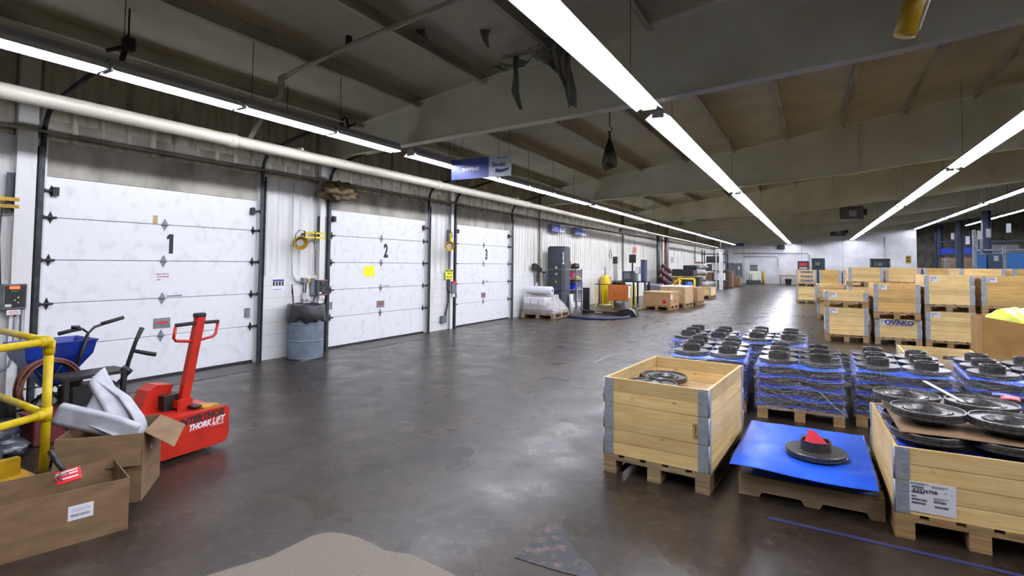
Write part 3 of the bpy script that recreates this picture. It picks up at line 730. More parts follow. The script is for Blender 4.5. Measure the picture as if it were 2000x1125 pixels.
def rings(M, cs):
    nt = M.node_tree; N = nt.nodes; L = nt.links; B = N['Principled BSDF']; tc = [n for n in N if n.type == 'TEX_COORD'][0]
    cur = B.inputs['Base Color'].links[0].from_socket
    for (a, b) in cs:
        mp = N.new('ShaderNodeMapping'); mp.inputs['Location'].default_value = (-a, -b, 0); mp.inputs['Scale'].default_value = (1, 1, 0); L.new(tc.outputs['Object'], mp.inputs[0])
        ln = N.new('ShaderNodeVectorMath'); ln.operation = 'LENGTH'; L.new(mp.outputs[0], ln.inputs[0])
        sn = N.new('ShaderNodeMath'); sn.operation = 'SINE'; ml = N.new('ShaderNodeMath'); ml.operation = 'MULTIPLY'; ml.inputs[1].default_value = 120; L.new(ln.outputs['Value'], ml.inputs[0]); L.new(ml.outputs[0], sn.inputs[0])
        m1 = N.new('ShaderNodeMapRange'); m1.inputs[1].default_value = .7; m1.inputs[2].default_value = 1.1; L.new(sn.outputs[0], m1.inputs[0])
        m2 = N.new('ShaderNodeMapRange'); m2.inputs[1].default_value = .19; m2.inputs[2].default_value = .17; L.new(ln.outputs['Value'], m2.inputs[0])
        mm = N.new('ShaderNodeMath'); mm.operation = 'MULTIPLY'; L.new(m1.outputs[0], mm.inputs[0]); L.new(m2.outputs[0], mm.inputs[1]); m2.inputs[4].default_value = .45
        nz = N.new('ShaderNodeTexNoise'); nz.inputs['Scale'].default_value = 7; L.new(tc.outputs['Object'], nz.inputs['Vector'])
        m3 = N.new('ShaderNodeMath'); m3.operation = 'MULTIPLY'; L.new(mm.outputs[0], m3.inputs[0]); L.new(nz.outputs['Fac'], m3.inputs[1])
        mx = N.new('ShaderNodeMix'); mx.data_type = 'RGBA'; L.new(m3.outputs[0], mx.inputs['Factor']); L.new(cur, mx.inputs['A']); mx.inputs['B'].default_value = (*srgb((120, 170, 235)), 1); cur = mx.outputs['Result']
    L.new(cur, B.inputs['Base Color'])
rings(RINGS, circs+[(-.2, .58)])
solo('separator_sheet', sh, RINGS, 'large bright blue ring-marked sheet with one rotor and red paper on it', 'plastic sheet', None, (bx, by, 0))
rotor('p', (.0, 4.49, .268), 'rotor standing alone on the bright blue sheet, red paper in its hat', 'rotor on the bright blue sheet')
solo('red_card', MB().prism([(-.075, -.045, 0), (.085, -.03, 0), (.0, .015, .075), (-.045, .02, .085)], (.002, .004, .001)), mat('red_card', (206, 24, 52), .6), 'red paper card sticking out of the lone rotor on the blue sheet', 'card', None, (.0, 4.47, .352))

# labelled crate at the right front
RX, RY, RR = .81, 4.03, R(1.2)
t = crate('two-collar pine crate with printed shipping label at the right edge', (RX, RY, 0), RR, 2, [2, 2], 'open crates of rotors')
z0 = .144
l = part('shipping_label', MB().box(-.325, -.105, .0, .0034, .168, .342), PAPER, t)
tx = text_mb('K053670B', .028, frame((-.25, -.0006, .292), (1, 0, 0), (0, 0, 1)), .001, bold=.0006)
tb = MB()
rr_ = random.Random(3)
for (x, z_, wd) in ((-.315, .305, .06), (-.315, .274, .06), (-.315, .25, .02), (-.315, .232, .072), (-.315, .212, .066), (-.21, .234, .056), (-.205, .206, .062)):
    q = x
    while q < x+wd: b_ = rr_.choice((.0012, .002, .003)); tb.box(q, q+b_, -.0006, 0, z_, z_+.013); q += b_+.0014
for (x, z_, wd) in ((-.322, .332, .09), (-.322, .325, .07), (-.22, .325, .08), (-.22, .318, .06), (-.21, .26, .07), (-.21, .252, .05), (-.16, .295, .012), (-.13, .29, .01)): tb.box(x, x+wd, -.0006, 0, z_, z_+.003)
part('print', tb, INK, l); part('number_print', tx, INK, l)
wx_ = lambda x, y: wl_(x, y, (RX, RY), RR)
solo('separator_sheet', MB().slab(lambda u, v: (-.37+.74*u, .03+1.13*v, .50+.03*max(0, .12-u)/.12), 10, 6, .002), BLUED, 'blue sheet edge standing up inside the labelled crate', 'plastic sheet', None, (RX, RY, 0), RR)
for i in range(2):
    for j in range(2):
        X, Y = wx_(-.19+.38*j, .23+.38*i); rotor('d', (X, Y, .504), '%s %s rotor under the card in the labelled crate' % (['front', 'second row'][i], ['left', 'right'][j]), 'lower rotors in the labelled crate')
solo('card_layer', MB().slab(lambda u, v: (-.355+.74*u, .07+1.2*v, .606+.003*math.sin(5*u)), 8, 8, .004), CARD, 'brown card layer under the four dark rotors at the right edge', 'cardboard sheet', None, (RX, RY, 0), RR)
for x, y, nm in ((-.17, .37, 'front left'), (.22, .30, 'front right'), (-.22, .80, 'rear left'), (.19, .76, 'rear right')):
    X, Y = wx_(x, y); rotor('d', (X, Y, .61), '%s dark rotor on the card in the labelled crate' % nm, 'upper rotors in the labelled crate', rz=x*7)
solo('wooden_strip', MB().box(-.012, .012, -.2, .2, 0, .006).add([], []), PAPER, 'white strip lying between the rotors in the labelled crate', 'strip', None, (.80, 4.93, .725), R(24)).rotation_euler.x = R(8)
solo('red_card', MB().slab(lambda u, v: (.1*u, .14*v, .006*math.sin(3*u)), 4, 3, .001), REDP, 'red card on the rotors at the right edge beside blue card', 'card', None, (1.12, 4.93, .712), R(-10))
solo('blue_card', MB().slab(lambda u, v: (.1*u, .1*v, .004*math.sin(3*u)), 4, 3, .001), SIGNB, 'small blue card behind the red card at the right edge', 'card', None, (1.10, 5.05, .7115), R(-10))
# white strap on the wrapped stack
solo('strap', MB().tube([(.04, 6.37, .34), (.12, 6.355, .26), (.2, 6.345, .19), (.27, 6.34, .135)], .0022, 5), PAPER, 'thin white strap running down the film of the middle wrapped pallet', 'strap')

# cardboard box with yellow bag
t = thing('cardboard_box', 'large brown cardboard box holding a yellow bag at the right edge', 'box', (2.45, 9.6, 0), R(-4))
b_ = MB(); 
b_.prism([(-.45, 0, .02), (.02, 0, .02), (.02, 0, .87), (-.45, 0, .95)], (0, .008, 0)); b_.prism([(.03, 0, .02), (.5, 0, .02), (.5, 0, .80), (.03, 0, .88)], (0, .008, 0))
b_.box(-.45, -.442, .008, .9, .02, .92); b_.box(.492, .5, .008, .9, .02, .9); b_.box(-.45, .5, .9, .908, .02, .92); b_.box(-.45, .5, 0, .9, .012, .02)
YCARD = mat('cardboard_tan', (164, 124, 68), .7, col2=(140, 104, 54), nscale=4)
part('box_wall', b_, YCARD, t)
fp = MB().prism([(.5, .0, .82), (.5, .9, .9), (.72, .9, .78), (.72, .0, .72)], (0, 0, .006)); part('flap', fp, CARD, t)
part('tear', MB().prism([(-.0, -.003, .3), (.035, -.003, .34), (.03, -.003, .6), (.015, -.003, .7), (.005, -.003, .5)], (0, .003, 0)), BLACK, t)
def lump(cx_, cy_, cz_, rx, ry, rz_, seed, amp=.12, nu=28, nv=16, zmin=None):
    mb = MB(); vs = []; fs = []
    for j in range(nv+1):
        ph = math.pi*j/nv
        for i in range(nu):
            a = 2*math.pi*i/nu; d = Vector((math.sin(ph)*math.cos(a), math.sin(ph)*math.sin(a), math.cos(ph)))
            k_ = 1+amp*noise.noise(d*2.2+Vector((seed, 0, 0)))+amp*.5*noise.noise(d*6+Vector((0, seed, 0)))
            z_ = cz_+d.z*rz_*k_
            if zmin is not None: z_ = max(z_, zmin)
            vs.append((cx_+d.x*rx*k_, cy_+d.y*ry*k_, z_))
    for j in range(nv):
        for i in range(nu): fs.append((j*nu+i, (j+1)*nu+i, (j+1)*nu+(i+1) % nu, j*nu+(i+1) % nu))
    mb.add(vs, fs, True); return mb
solo('plastic_bag', lump(.02, .42, .80, .42, .36, .25, 3, .25), YBAG, 'crumpled yellow plastic bag bulging out of the cardboard box', 'bag', None, (2.45, 9.6, 0), R(-4))

# ------------------------------------------------------------------ pallet truck
tx0, ty0, ta = -4.62, 2.70, R(3)
t = thing('pallet_lifter', 'orange-red electric pallet lifter with loop handle beside the first door', 'pallet truck', (tx0, ty0, 0), ta)
bd = MB(); pts = [(-.32, .05), (-.30, .30), (-.27, .345), (.25, .345), (.285, .33), (.29, .30), (.29, .10), (.27, .05), (.22, .035), (-.28, .035)]
bd.prism([(.14, y, z) for y, z in pts], (-.42, 0, 0)); part('battery_cover', bd, ORED, t)
part('seam', MB().box(.1402, .1415, -.31, .288, .175, .179), mat('seam_dark', (120, 24, 14), .6), t)
yb = MB().prism([(-.05, .06, .345), (.08, .1, .345), (.08, .24, .345), (0, .25, .345), (-.07, .18, .345)], (0, 0, .012)); part('yellow_cap', yb, YELD, t)
for yy, sg in ((-.02, 1),):
    part('lettering', text_mb('INTERTHOR', .078, frame((.1412, .04, .292), (0, 1, .03), (0, 0, 1)), .002, shear=.25, bold=.003, sx=.92), INK, t)
    part('lettering', text_mb('THORK', .066, frame((.1412, .02, .232), (0, 1, .03), (0, 0, 1)), .002, shear=.25, bold=.003, sx=.85), PAPER, t)
    lf = text_mb('LiFT', .074, frame((.1412, .185, .240), (0, 1, .03), (0, 0, 1)), .002, shear=.25, bold=.002, sx=.85); lf.box(.1405, .1425, .125, .24, .203, .208); part('lettering', lf, PAPER, t)
# inclined carriage behind the cover
ca = MB(); ca.prism([(-.20, -.36, .10), (-.20, -.20, .52), (-.20, -.13, .56), (-.20, .0, .54), (-.20, -.02, .46), (-.20, -.17, .10)], (-.16, 0, 0)); part('inclined_cover', ca, ORED, t)
part('carriage_box', MB().box(-.34, -.12, -.12, .02, .345, .47), BLACKM, t)  # plain black box behind the mast bracket
br = MB(); br.prism([(-.03, -.06, .345), (-.03, .06, .345), (-.03, .07, .42), (-.03, .03, .46), (-.03, -.06, .43)], (-.012, 0, 0)); br.prism([(-.17, -.06, .345), (-.17, .06, .345), (-.17, .07, .42), (-.17, .03, .46), (-.17, -.06, .43)], (-.012, 0, 0)); br.box(-.17, -.03, -.05, -.04, .36, .43)
part('mast_bracket', br, ORED, t)
part('pedal', MB().bbox(-.06, .05, .02, .1, .36, .375, .004), BLACKM, t)
def mp_(s): return (-.10, .02+.135*s, .36+.76*s)
ms = MB(); a, b = Vector(mp_(0)), Vector(mp_(1)); dd = (b-a).normalized(); yy = Vector((0, 1, 0)); sd = dd.cross(Vector((1, 0, 0))).normalized()
ms.prism([a+Vector((.028, 0, 0))+sd*.036, a+Vector((-.028, 0, 0))+sd*.036, a+Vector((-.028, 0, 0))-sd*.036, a+Vector((.028, 0, 0))-sd*.036], b-a); part('tiller', ms, ORED, t)
cp = MB().bbox(-.135, -.065, .105, .195, 1.105, 1.145, .01); part('tiller_head', cp, BLACK, t)
hl = MB(); hb = [(-.10, -.06, 1.05), (-.10, -.05, .93), (-.10, .105, .905), (-.10, .27, .935), (-.10, .33, 1.045)]
hl.tube([(-.10, -.06, 1.045), (-.10, -.072, .95), (-.10, -.055, .925), (-.10, .105, .90), (-.10, .28, .925), (-.10, .305, .945), (-.10, .325, 1.04)], .0125, 10)
part('loop_handle', hl, ORED, t)
hg = MB().tube([(-.10, -.06, 1.055), (-.10, .12, 1.06), (-.10, .33, 1.055)], .016, 10); part('grip', hg, RUBBER, t)
wh = MB().cyl((.03, -.02, .04), (-.11, -.02, .04), .04, 20); part('wheel', wh, RUBBER, t)
for sx in (-.33, -.12):
    part('fork', MB().prism([(sx-.05, -.2, .03), (sx-.05, -.6, .03), (sx-.05, -.65, .05), (sx-.05, -.6, .075), (sx-.05, -.2, .085)], (.14, 0, 0)), ORED, t)
    part('wheel', MB().cyl((sx-.02, -.5, .03), (sx+.06, -.5, .03), .03, 14), RUBBER, t)

# ------------------------------------------------------------------ cardboard boxes with foam and clipboard tool
b1a = math.atan2(1.774-1.236, -3.596+3.737)
t = thing('cardboard_box', 'long open brown cardboard box with a white written label, foremost left', 'box', (-3.60, 1.775, 0), b1a-math.pi)   # local +x runs toward camera-left end, +y... 
# local axes: x along front edge to the left end (length .95), y to the back (width .47)
L1, W1, H1 = .95, .44, .302
def sgn_box(t, L, W, H, m_, th=.006, sy=-1):
    f = MB().box(0, L, min(0, sy*th), max(0, sy*th), 0, H); part('side_panel', f, m_, t)
    f = MB().box(0, L, sy*(W-th) if sy > 0 else sy*W, sy*W if sy > 0 else sy*(W-th), 0, H); part('side_panel', f, m_, t)
    lo_, hi_ = (th, W-th) if sy > 0 else (-(W-th), -th)
    part('end_panel', MB().box(0, th, lo_, hi_, 0, H), m_, t); part('end_panel', MB().box(L-th, L, lo_, hi_, 0, H), m_, t)
    part('bottom_panel', MB().box(th, L-th, lo_, hi_, .001, th), m_, t)
sgn_box(t, L1, W1, H1, CARD)
l = part('address_label', MB().box(.17, .285, .0003, .0015, .135, .215), PAPER, t)
wr = MB().tube([(.273-.001*k, .0021, .160+.0065*math.sin(k*.9)*(1 if k % 9 else 1.8)*(0 if 36 < k < 42 else 1)) for k in range(88)], .0008, 4); part('handwriting', wr, INK, l)
bb = MB()
for q in range(3): bb.box(.185, .27, .0015, .0018, .195-q*.007, .197-q*.007)
part('print', bb, mat('grey_print', (150, 152, 165), .7), l)
# strapping tool resting in the box
tt = thing('sealer_tool', 'red hand tool with black grip lying over the long box', 'tool', (-3.93, 1.60, .30), R(75))
pt = MB().bbox(-.06, .06, -.05, .05, 0, .012, .003); q = part('red_plate', pt, REDP, tt)
for y in (-.02, .012, .034): part('sticker', MB().box(-.03, .045, y-.005, y+.005, .012, .0127), PAPER, q)
part('grip', MB().tube([(-.02, .05, .01), (-.05, .14, .03), (-.07, .2, .05)], [.014, .017, .016], 10), BLACK, tt)
for x in (-.055, -.03): part('clip', MB().tube([(x, -.03, .012), (x-.02, -.02, .035), (x+.01, .0, .042), (x+.03, .01, .02)], .006, 8), IRONM, tt)
tt.rotation_euler = (R(28), R(-8), R(70))
solo('crumpled_paper', lump(0, 0, .1, .34, .16, .11, 8, .3, zmin=.008), CARD, 'brown packing paper at the bottom of the long box', 'paper', None, (-3.60+.23*math.cos(b1a-math.pi)-.0, 1.775, .0), b1a-math.pi) if False else None

b2o = Vector((-3.93, 2.01, 0)); e1 = Vector((-4.245+3.93, 1.645-2.01, 0)); a2 = math.atan2(e1.y, e1.x); L2 = .48
t = thing('cardboard_box', 'square brown cardboard box with open flaps holding grey foam', 'box', b2o, a2)
# local +x: from near corner to left corner; back is -y
H2 = .45; W2 = .47
sgn_box(t, L2, W2, H2, CARD)
part('flap', MB().prism([(0, 0, H2), (L2, 0, H2), (L2, .03, H2-.20), (0, .035, H2-.20)], (0, .005, 0)), CARD, t, 'flap hanging down over the side')
part('flap', MB().prism([(0, -.02, H2), (0, -W2+.02, H2), (-.17, -W2+.07, H2-.075), (-.17, -.06, H2-.13)], (0, 0, .005)), CARD, t, 'flap sticking out towards the aisle')
part('flap', MB().prism([(L2, 0, H2), (L2, -W2, H2), (L2+.03, -W2, H2-.18), (L2+.03, 0, H2-.18)], (.005, 0, 0)), CARD, t)
# foam profiles in the square box
def foam_strip(pts, w, th, wdir):
    wv = Vector(wdir).normalized()*w
    P_ = [Vector(p) for p in pts]
    def fn(u, v):
        s_ = u*(len(P_)-1); i = min(int(s_), len(P_)-2); f_ = s_-i; p_ = P_[i].lerp(P_[i+1], f_); 
        return p_+wv*(v-.5)+Vector((0, 0, .01*math.sin(v*3.1)))
    return MB().slab(fn, 18, 6, th)
f1 = foam_strip([(-4.13, 2.03, .30), (-4.26, 2.02, .48), (-4.37, 2.00, .62), (-4.46, 1.98, .72), (-4.50, 1.97, .775)], .15, .045, (-.35, .55, .35))
solo('foam_profile', f1, FOAM, 'upright grey foam strip leaning out of the square box', 'foam', 'grey foam pieces in the square box')
f3 = foam_strip([(-4.06, 2.10, .30), (-4.20, 2.12, .48), (-4.33, 2.08, .62), (-4.44, 2.01, .71), (-4.49, 1.98, .76)], .10, .012, (-.2, .6, -.2))
solo('foam_profile', f3, FOAM, 'thin pale foam sheet curving beside the upright foam strip', 'foam', 'grey foam pieces in the square box')
f2 = foam_strip([(-4.10, 2.05, .40), (-4.25, 1.95, .47), (-4.36, 1.84, .52), (-4.47, 1.74, .565)], .145, .045, (.25, .1, .6))
solo('foam_profile', f2, FOAM, 'grey foam roll reaching out of the box toward the yellow rail', 'foam', 'grey foam pieces in the square box')
A_, B_, C_, D_ = Vector((-4.43, 1.97, .68)), Vector((-4.44, 1.80, .55)), Vector((-4.08, 2.10, .38)), Vector((-4.08, 2.0, .38))
f4 = MB().slab(lambda u, v: A_.lerp(B_, v).lerp(C_.lerp(D_, v), u)+Vector((-.02, -.02, -.09*math.sin(v*math.pi)*(1-u))), 18, 14, .008)
solo('foam_profile', f4, FOAM, 'curved foam web between the strip and the roll', 'foam', 'grey foam pieces in the square box')

# ------------------------------------------------------------------ yellow guard rail
t = thing('guard_rail', 'yellow pipe guard rail at the left edge behind the boxes', 'railing', (-5.06, 1.90, 0))
part('post', MB().tube([(0, 0, 0), (0, 0, .96)], .030, 16), YEL, t)
for z in (.985, .44):
    fit = MB(); fit.tube([(0, 0, z-.10 if z > .9 else z-.05), (0, 0, z+.0 if z > .9 else z+.05)], .037, 16)
    if z > .9: fit.tube([(0, 0, z-.06)]+[tuple(p) for p in arc((.045*.42, -.045*.9, z-.035), .05, 0, 0, 1)][:0]+[(.004, -.008, z-.0), (.03, -.05, z+.012)], .037, 14)
    fit.tube([(0, 0, z), (.036, -.075, z)], .036, 14); fit.tube([(0, 0, z), (-.08, .005, z)], .034, 14)
    part('pipe_fitting', fit, YEL, t)
    part('rail', MB().tube([(.02, -.04, z), (.62, -1.45, z)], .027, 14), YEL, t)
    part('rail', MB().tube([(-.04, .0, z), (-1.15, .045, z)], .027, 14), YEL, t)
part('post', MB().tube([(-1.15, .045, 0), (-1.15, .045, .985)], .03, 14), YEL, t)
part('post', MB().tube([(.62, -1.45, 0), (.62, -1.45, .985)], .03, 14), YEL, t)
t = thing('toe_ramp', 'dull yellow steel edge plate inside the guard rail', 'steel plate', (-5.2, 1.3, 0))
part('plate', MB().box(-.03, .03, -.6, .5, .01, .13), YELD, t); part('foot', MB().box(-.15, .15, -.6, .55, 0, .01), YELD, t)
solo('plastic_film_heap', lump(0, 0, .14, .46, .42, .2, 5, .5, 40, 24, 0.0), mat('film_dark', (64, 70, 78), .18, bump=.9, bscale=9), 'heap of shiny dark plastic film behind the guard rail', 'plastic film', None, (-5.95, 1.60, 0))
solo('debris_pile', lump(0, 0, .06, .3, .34, .1, 9, .6, 40, 20, 0.0), mat('debris_grey', (104, 104, 100), .8, col2=(66, 66, 64), nscale=14, bump=.7, bscale=30), 'pale grey debris pile on the floor against the wall', 'debris', None, (-7.25, 1.95, 0))

# ------------------------------------------------------------------ broadcast spreader (blue hopper)
t = thing('salt_spreader', 'blue push spreader with black T handle beside the first door', 'spreader', (-6.6, 2.5, 0))
hp = MB(); 
def hopper(z, a, b): return [(-b, -a, z), (b, -a, z), (b, a, z), (-b, a, z)]
lv = [hopper(.36, .07, .07), hopper(.45, .13, .11), hopper(.66, .27, .2), hopper(.78, .29, .22), hopper(.785, .30, .23), hopper(.80, .30, .23)]
vs = [p for l_ in lv for p in l_]; fs = []
for i in range(len(lv)-1):
    for k in range(4): fs.append((i*4+k, i*4+(k+1) % 4, (i+1)*4+(k+1) % 4, (i+1)*4+k))
inn = [hopper(.80, .285, .215), hopper(.5, .12, .1)]; o_ = len(vs); vs += [p for l_ in inn for p in l_]; last = (len(lv)-1)*4
for k in range(4): fs.append((last+k, last+(k+1) % 4, o_+(k+1) % 4, o_+k)); fs.append((o_+k, o_+(k+1) % 4, o_+4+(k+1) % 4, o_+4+k))
fs.append((o_+4, o_+5, o_+6, o_+7)); fs.append((3, 2, 1, 0)); hp.add(vs, fs)
part('hopper', hp, BLUEH, t)
part('handle_stem', MB().tube([(.12, .05, .18), (.22, .14, .60), (.26, .19, .86)], .016, 10), BLACKM, t)
part('handle_bar', MB().tube([(.28, -.03, .895), (.27, .14, .915), (.27, .19, .87), (.27, .24, .925), (.27, .34, .955)], .013, 10), BLACKM, t)
part('grip', MB().tube([(.28, -.06, .89), (.275, .12, .925)], .019, 10), RUBBER, t); part('grip', MB().tube([(.27, .30, .95), (.27, .50, 1.0)], .019, 10), RUBBER, t)
part('gauge', MB().cyl((.28, .075, .93), (.28, .075, .955), .035, 16), BLACK, t)
fr = MB(); fr.tube([(-.1, -.1, .2), (.1, .0, .38), (.14, .06, .3)], .014, 8); fr.tube([(-.02, -.3, .16), (-.02, .3, .16)], .012, 8); part('frame', fr, BLACKM, t)
for y in (-.33, .3):
    w_ = MB().lathe([(.03, -.04), (.13, -.045), (.16, -.025), (.16, .025), (.13, .045), (.03, .04)], n=24, M=Matrix.Translation((-.02, y, .16)) @ Matrix.Rotation(R(90), 4, 'X')); part('wheel', w_, RUBBER, t)

# ------------------------------------------------------------------ strapping cart with brown reel
t = thing('strapping_cart', 'black steel strapping cart with tray and upright handle', 'cart', (-6.0, 2.55, 0))
for x, y in ((-.18, -.22), (-.18, .24), (.14, -.22), (.14, .24)): part('post', MB().box(x, x+.035, y-.018, y+.018, .06, .54), BLACKM, t)
part('tray', MB().box(-.16, .17, -.24, .30, .51, .54), BLACKM, t); part('tool_box', MB().bbox(-.14, .12, -.18, .22, .24, .44, .03), BLACK, t); part('side_bar', MB().tube([(.15, -.2, .12), (.15, .26, .48)], .012, 6), BLACKM, t)
part('lower_shelf', MB().box(-.2, .2, -.24, .28, .1, .12), BLACKM, t)
part('handle_post', MB().tube([(.12, .26, .40), (.13, .29, .60), (.14, .345, .80), (.14, .40, .93)], [.02, .02, .018, .024], 8), BLACKM, t)
part('grip', MB().tube([(.14, .33, .71), (.16, .45, .67), (.17, .52, .65)], [.018, .022, .022], 10), RUBBER, t)
part('knob', MB().tube([(.13, .24, .56), (.15, .30, .50)], .035, 10), BLACK, t)
for x, y in ((-.15, -.2), (-.15, .24), (.15, -.2), (.15, .24)):
    part('caster', MB().cyl((x-.015, y, .045), (x+.015, y, .045), .045, 16), RUBBER, t)
part('bundle', lump(0, 0, .2, .16, .2, .12, 6, .4), BLACKM, t)
t = thing('strap_reel', 'brown coil of strapping on a reel behind the yellow post', 'reel', (-6.28, 2.36, 0))
for k in range(9):
    r = .215+.008*(k % 4); xo = -.07+.017*k
    part('coil', MB().tube([Vector((xo+.02*math.sin(a*2+k), r*math.cos(a)*(1+.03*math.sin(k)), .42+r*math.sin(a)*1.05)) for a in [2*math.pi*q/36 for q in range(36)]], .011, 6, closed=True), BROWN, t)
sp = MB()
for q in range(6): a = q*math.pi/3; sp.tube([(0, 0, .42), (0, .2*math.cos(a), .42+.2*math.sin(a))], .007, 6)
part('spokes', sp, BLACKM, t); part('stand', MB().tube([(0, 0, .42), (.0, .0, .0)], .02, 8), BLACKM, t)
t = thing('crate_box', 'dark red plastic crate under the reel behind the yellow post', 'crate', (-5.95, 2.22, 0)); part('box_wall', MB().bbox(-.14, .14, -.12, .12, 0, .24, .01), mat('dark_red', (96, 34, 34), .6), t); part('rim', MB().box(-.15, .15, -.13, .13, .24, .255), mat('dark_red', (96, 34, 34), .6), t)

# ------------------------------------------------------------------ things on the dock wall
WF = XW+.033                                              # wall face for mounted things
def wtext(s, size, y, z, x=WF, depth=.001, **k): return text_mb(s, size, frame((x, y, z), (0, 1, 0), (0, 0, 1)), depth, **k)
doors = [o for o in bpy.data.objects if o.name.startswith('door_') and o.get('kind')]
doors.sort(key=lambda o: o.name)
for d, (y0, y1) in zip(doors, DOORS):
    yc = (y0+y1)/2-.03
    p_ = part('maker_plate', MB().box(XW-.005, XW-.001, yc-.10, yc+.12, .67, .81), GALV, d)
    e = MB().box(XW-.001, XW+.0005, yc-.06, yc+.09, .735, .76); e.box(XW-.001, XW+.0005, yc-.03, yc+.06, .722, .728); part('emblem', e, REDINK, p_)
    s1 = MB().box(XW-.005, XW-.003, yc+.06, yc+.27, 1.10, 1.155); q = part('sticker', s1, PAPER, d)
    part('stripe', MB().box(XW-.003, XW-.002, yc+.06, yc+.27, 1.10, 1.112), BLUEINK, q); part('stripe', MB().box(XW-.003, XW-.002, yc+.15, yc+.20, 1.135, 1.141), REDINK, q)
part('hanging_tag', MB().box(XW-.005, XW-.002, 4.02, 4.08, 2.10, 2.21), CARDL, doors[0])
part('small_print', wtext('CAUTION', .03, 8.5, 1.46, XW-.004), mat('grey_print', (150, 152, 165), .7), doors[1])
def sheet(name, y0, y1, z0, z1, m_, label, cat, x=XW-.004, t=.002): return thing_wall(name, MB().box(0, t, 0, y1-y0, 0, z1-z0), m_, label, cat, (x, y0, z0))
def thing_wall(name, mb, m_, label, cat, loc, rz=0, group=None): return solo(name, mb, m_, label, cat, group, loc, rz)
t = thing('paper_notice', 'white paper notice with two black lines and one red on door 1', 'notice', (XW-.004, 4.07, 1.28))
part('sheet', MB().box(0, .002, 0, .21, 0, .18), PAPER, t)
part('black_print', text_mb('Please OFF the', .028, frame((.0025, .10, .13), (0, 1, 0), (0, 0, 1)), .0006, bold=.0006), INK, t)
rb = MB()
for a, b in ((.03, .06), (.065, .085), (.095, .12), (.125, .145), (.15, .18)): rb.box(.002, .0028, a, b, .088, .102)
part('red_print', rb, REDINK, t)
part('black_print', text_mb('only !', .028, frame((.0025, .055, .057), (0, 1, 0), (0, 0, 1)), .0006, bold=.0006), INK, t)
sheet('yellow_notice', 7.99, 8.28, 1.32, 1.52, mat('bright_yellow', (246, 240, 20), .6), 'plain bright yellow square sheet taped on door 2', 'notice')
# poster
t = thing('safety_poster', 'white poster with four small dark pictures between doors 1 and 2', 'poster', (WF, 5.86, 1.11))
part('sheet', MB().box(0, .003, 0, .26, 0, .21), PAPER, t)
part('band', MB().box(.003, .004, .02, .24, .16, .19), BLUEINK, t); part('band', MB().box(.003, .004, .04, .2, .022, .03), BLUEINK, t)
for k, m_ in enumerate((RISER, NAVY, INK, RISER)): part('picture', MB().box(.003, .004, .025+.056*k, .065+.056*k, .085, .155), m_, t)
def control_box(loc, label, lit, s=1.0, grp=None, mirror=1):
    t = thing('control_box', label, 'control box', loc)
    part('cabinet', MB().bbox(0, .10, 0, .21, 0, .28, .008), GALV, t)
    f = part('front_panel', MB().box(.10, .104, .015, .195, .02, .265), BLACK, t)
    part('red_lamp', MB().bbox(.104, .118, .05, .14, .225, .255, .004), LEDR if lit else mat('dim_red', (150, 30, 30), .4), f)
    part('green_lamp', MB().bbox(.104, .116, .06, .13, .185, .212, .004), mat('dim_green', (20, 90, 60), .4), f)
    for y, z in ((.13, .13), (.10, .10), (.13, .075)): part('button', MB().cyl((.104, y, z), (.112, y, z), .008, 12), CREAM, f)
    part('sticker', MB().box(.104, .105, .02, .075, .03, .06), CREAM, f)
    g_ = part('tag', MB().box(.09, .092, .04, .16, -.06, -.005), PAPER, t)
    part('print', MB().box(.092, .093, .055, .145, -.03, -.024).box(.092, .093, .055, .145, -.048, -.043), REDINK, g_)
    return t
control_box((WF, 2.455, 1.045), 'grey dock control box with glowing red lamps left of door 1', True)
control_box((WF, 6.74, 1.0), 'black-faced dock control box beside door 2 above the trash drum', False)
t = thing('hook_case', 'rounded grey plate with hanging cable beside the control box', 'cable holder', (WF, 6.63, .99)); part('plate', MB().bbox(0, .03, 0, .105, 0, .32, .02), MIDGREY, t)
part('cord', MB().tube([(.04, .09, 0), (.05, .03, -.10), (.04, -.08, -.06), (.05, -.13, .06), (.04, -.11, .2), (.04, -.13, .27)], .007, 6), BLACK, t)
part('cord', MB().tube([(.04, .10, 0), (.05, .04, -.16), (.04, -.05, -.16), (.05, -.12, .0), (.04, -.10, .18), (.04, -.12, .29)], .006, 6), BLACK, t)
t = thing('junction_box', 'grey outlet boxes on conduit between the poster and control box', 'electrical box', (WF, 6.44, 1.22)); part('box_body', MB().bbox(0, .07, 0, .09, 0, .1, .006), GALV, t)
part('outlet', MB().bbox(0, .06, .01, .09, -.28, -.16, .006), PALEG, t); part('conduit', MB().tube([(.02, .05, -.16), (.02, .05, 0)], .012, 8), GALV, t); part('conduit', MB().tube([(.02, .03, -.28), (.02, .03, -1.2)], .012, 8), GALV, t); part('plug', MB().bbox(.02, .09, .09, .14, .02, .08, .006), YELD, t)
part('conduit', MB().tube([(.03, 0, .03), (.03, -.12, .05), (.03, -.2, .16), (.03, -.22, .4), (.03, -.22, 1.72)], .012, 8), PALEG, t)
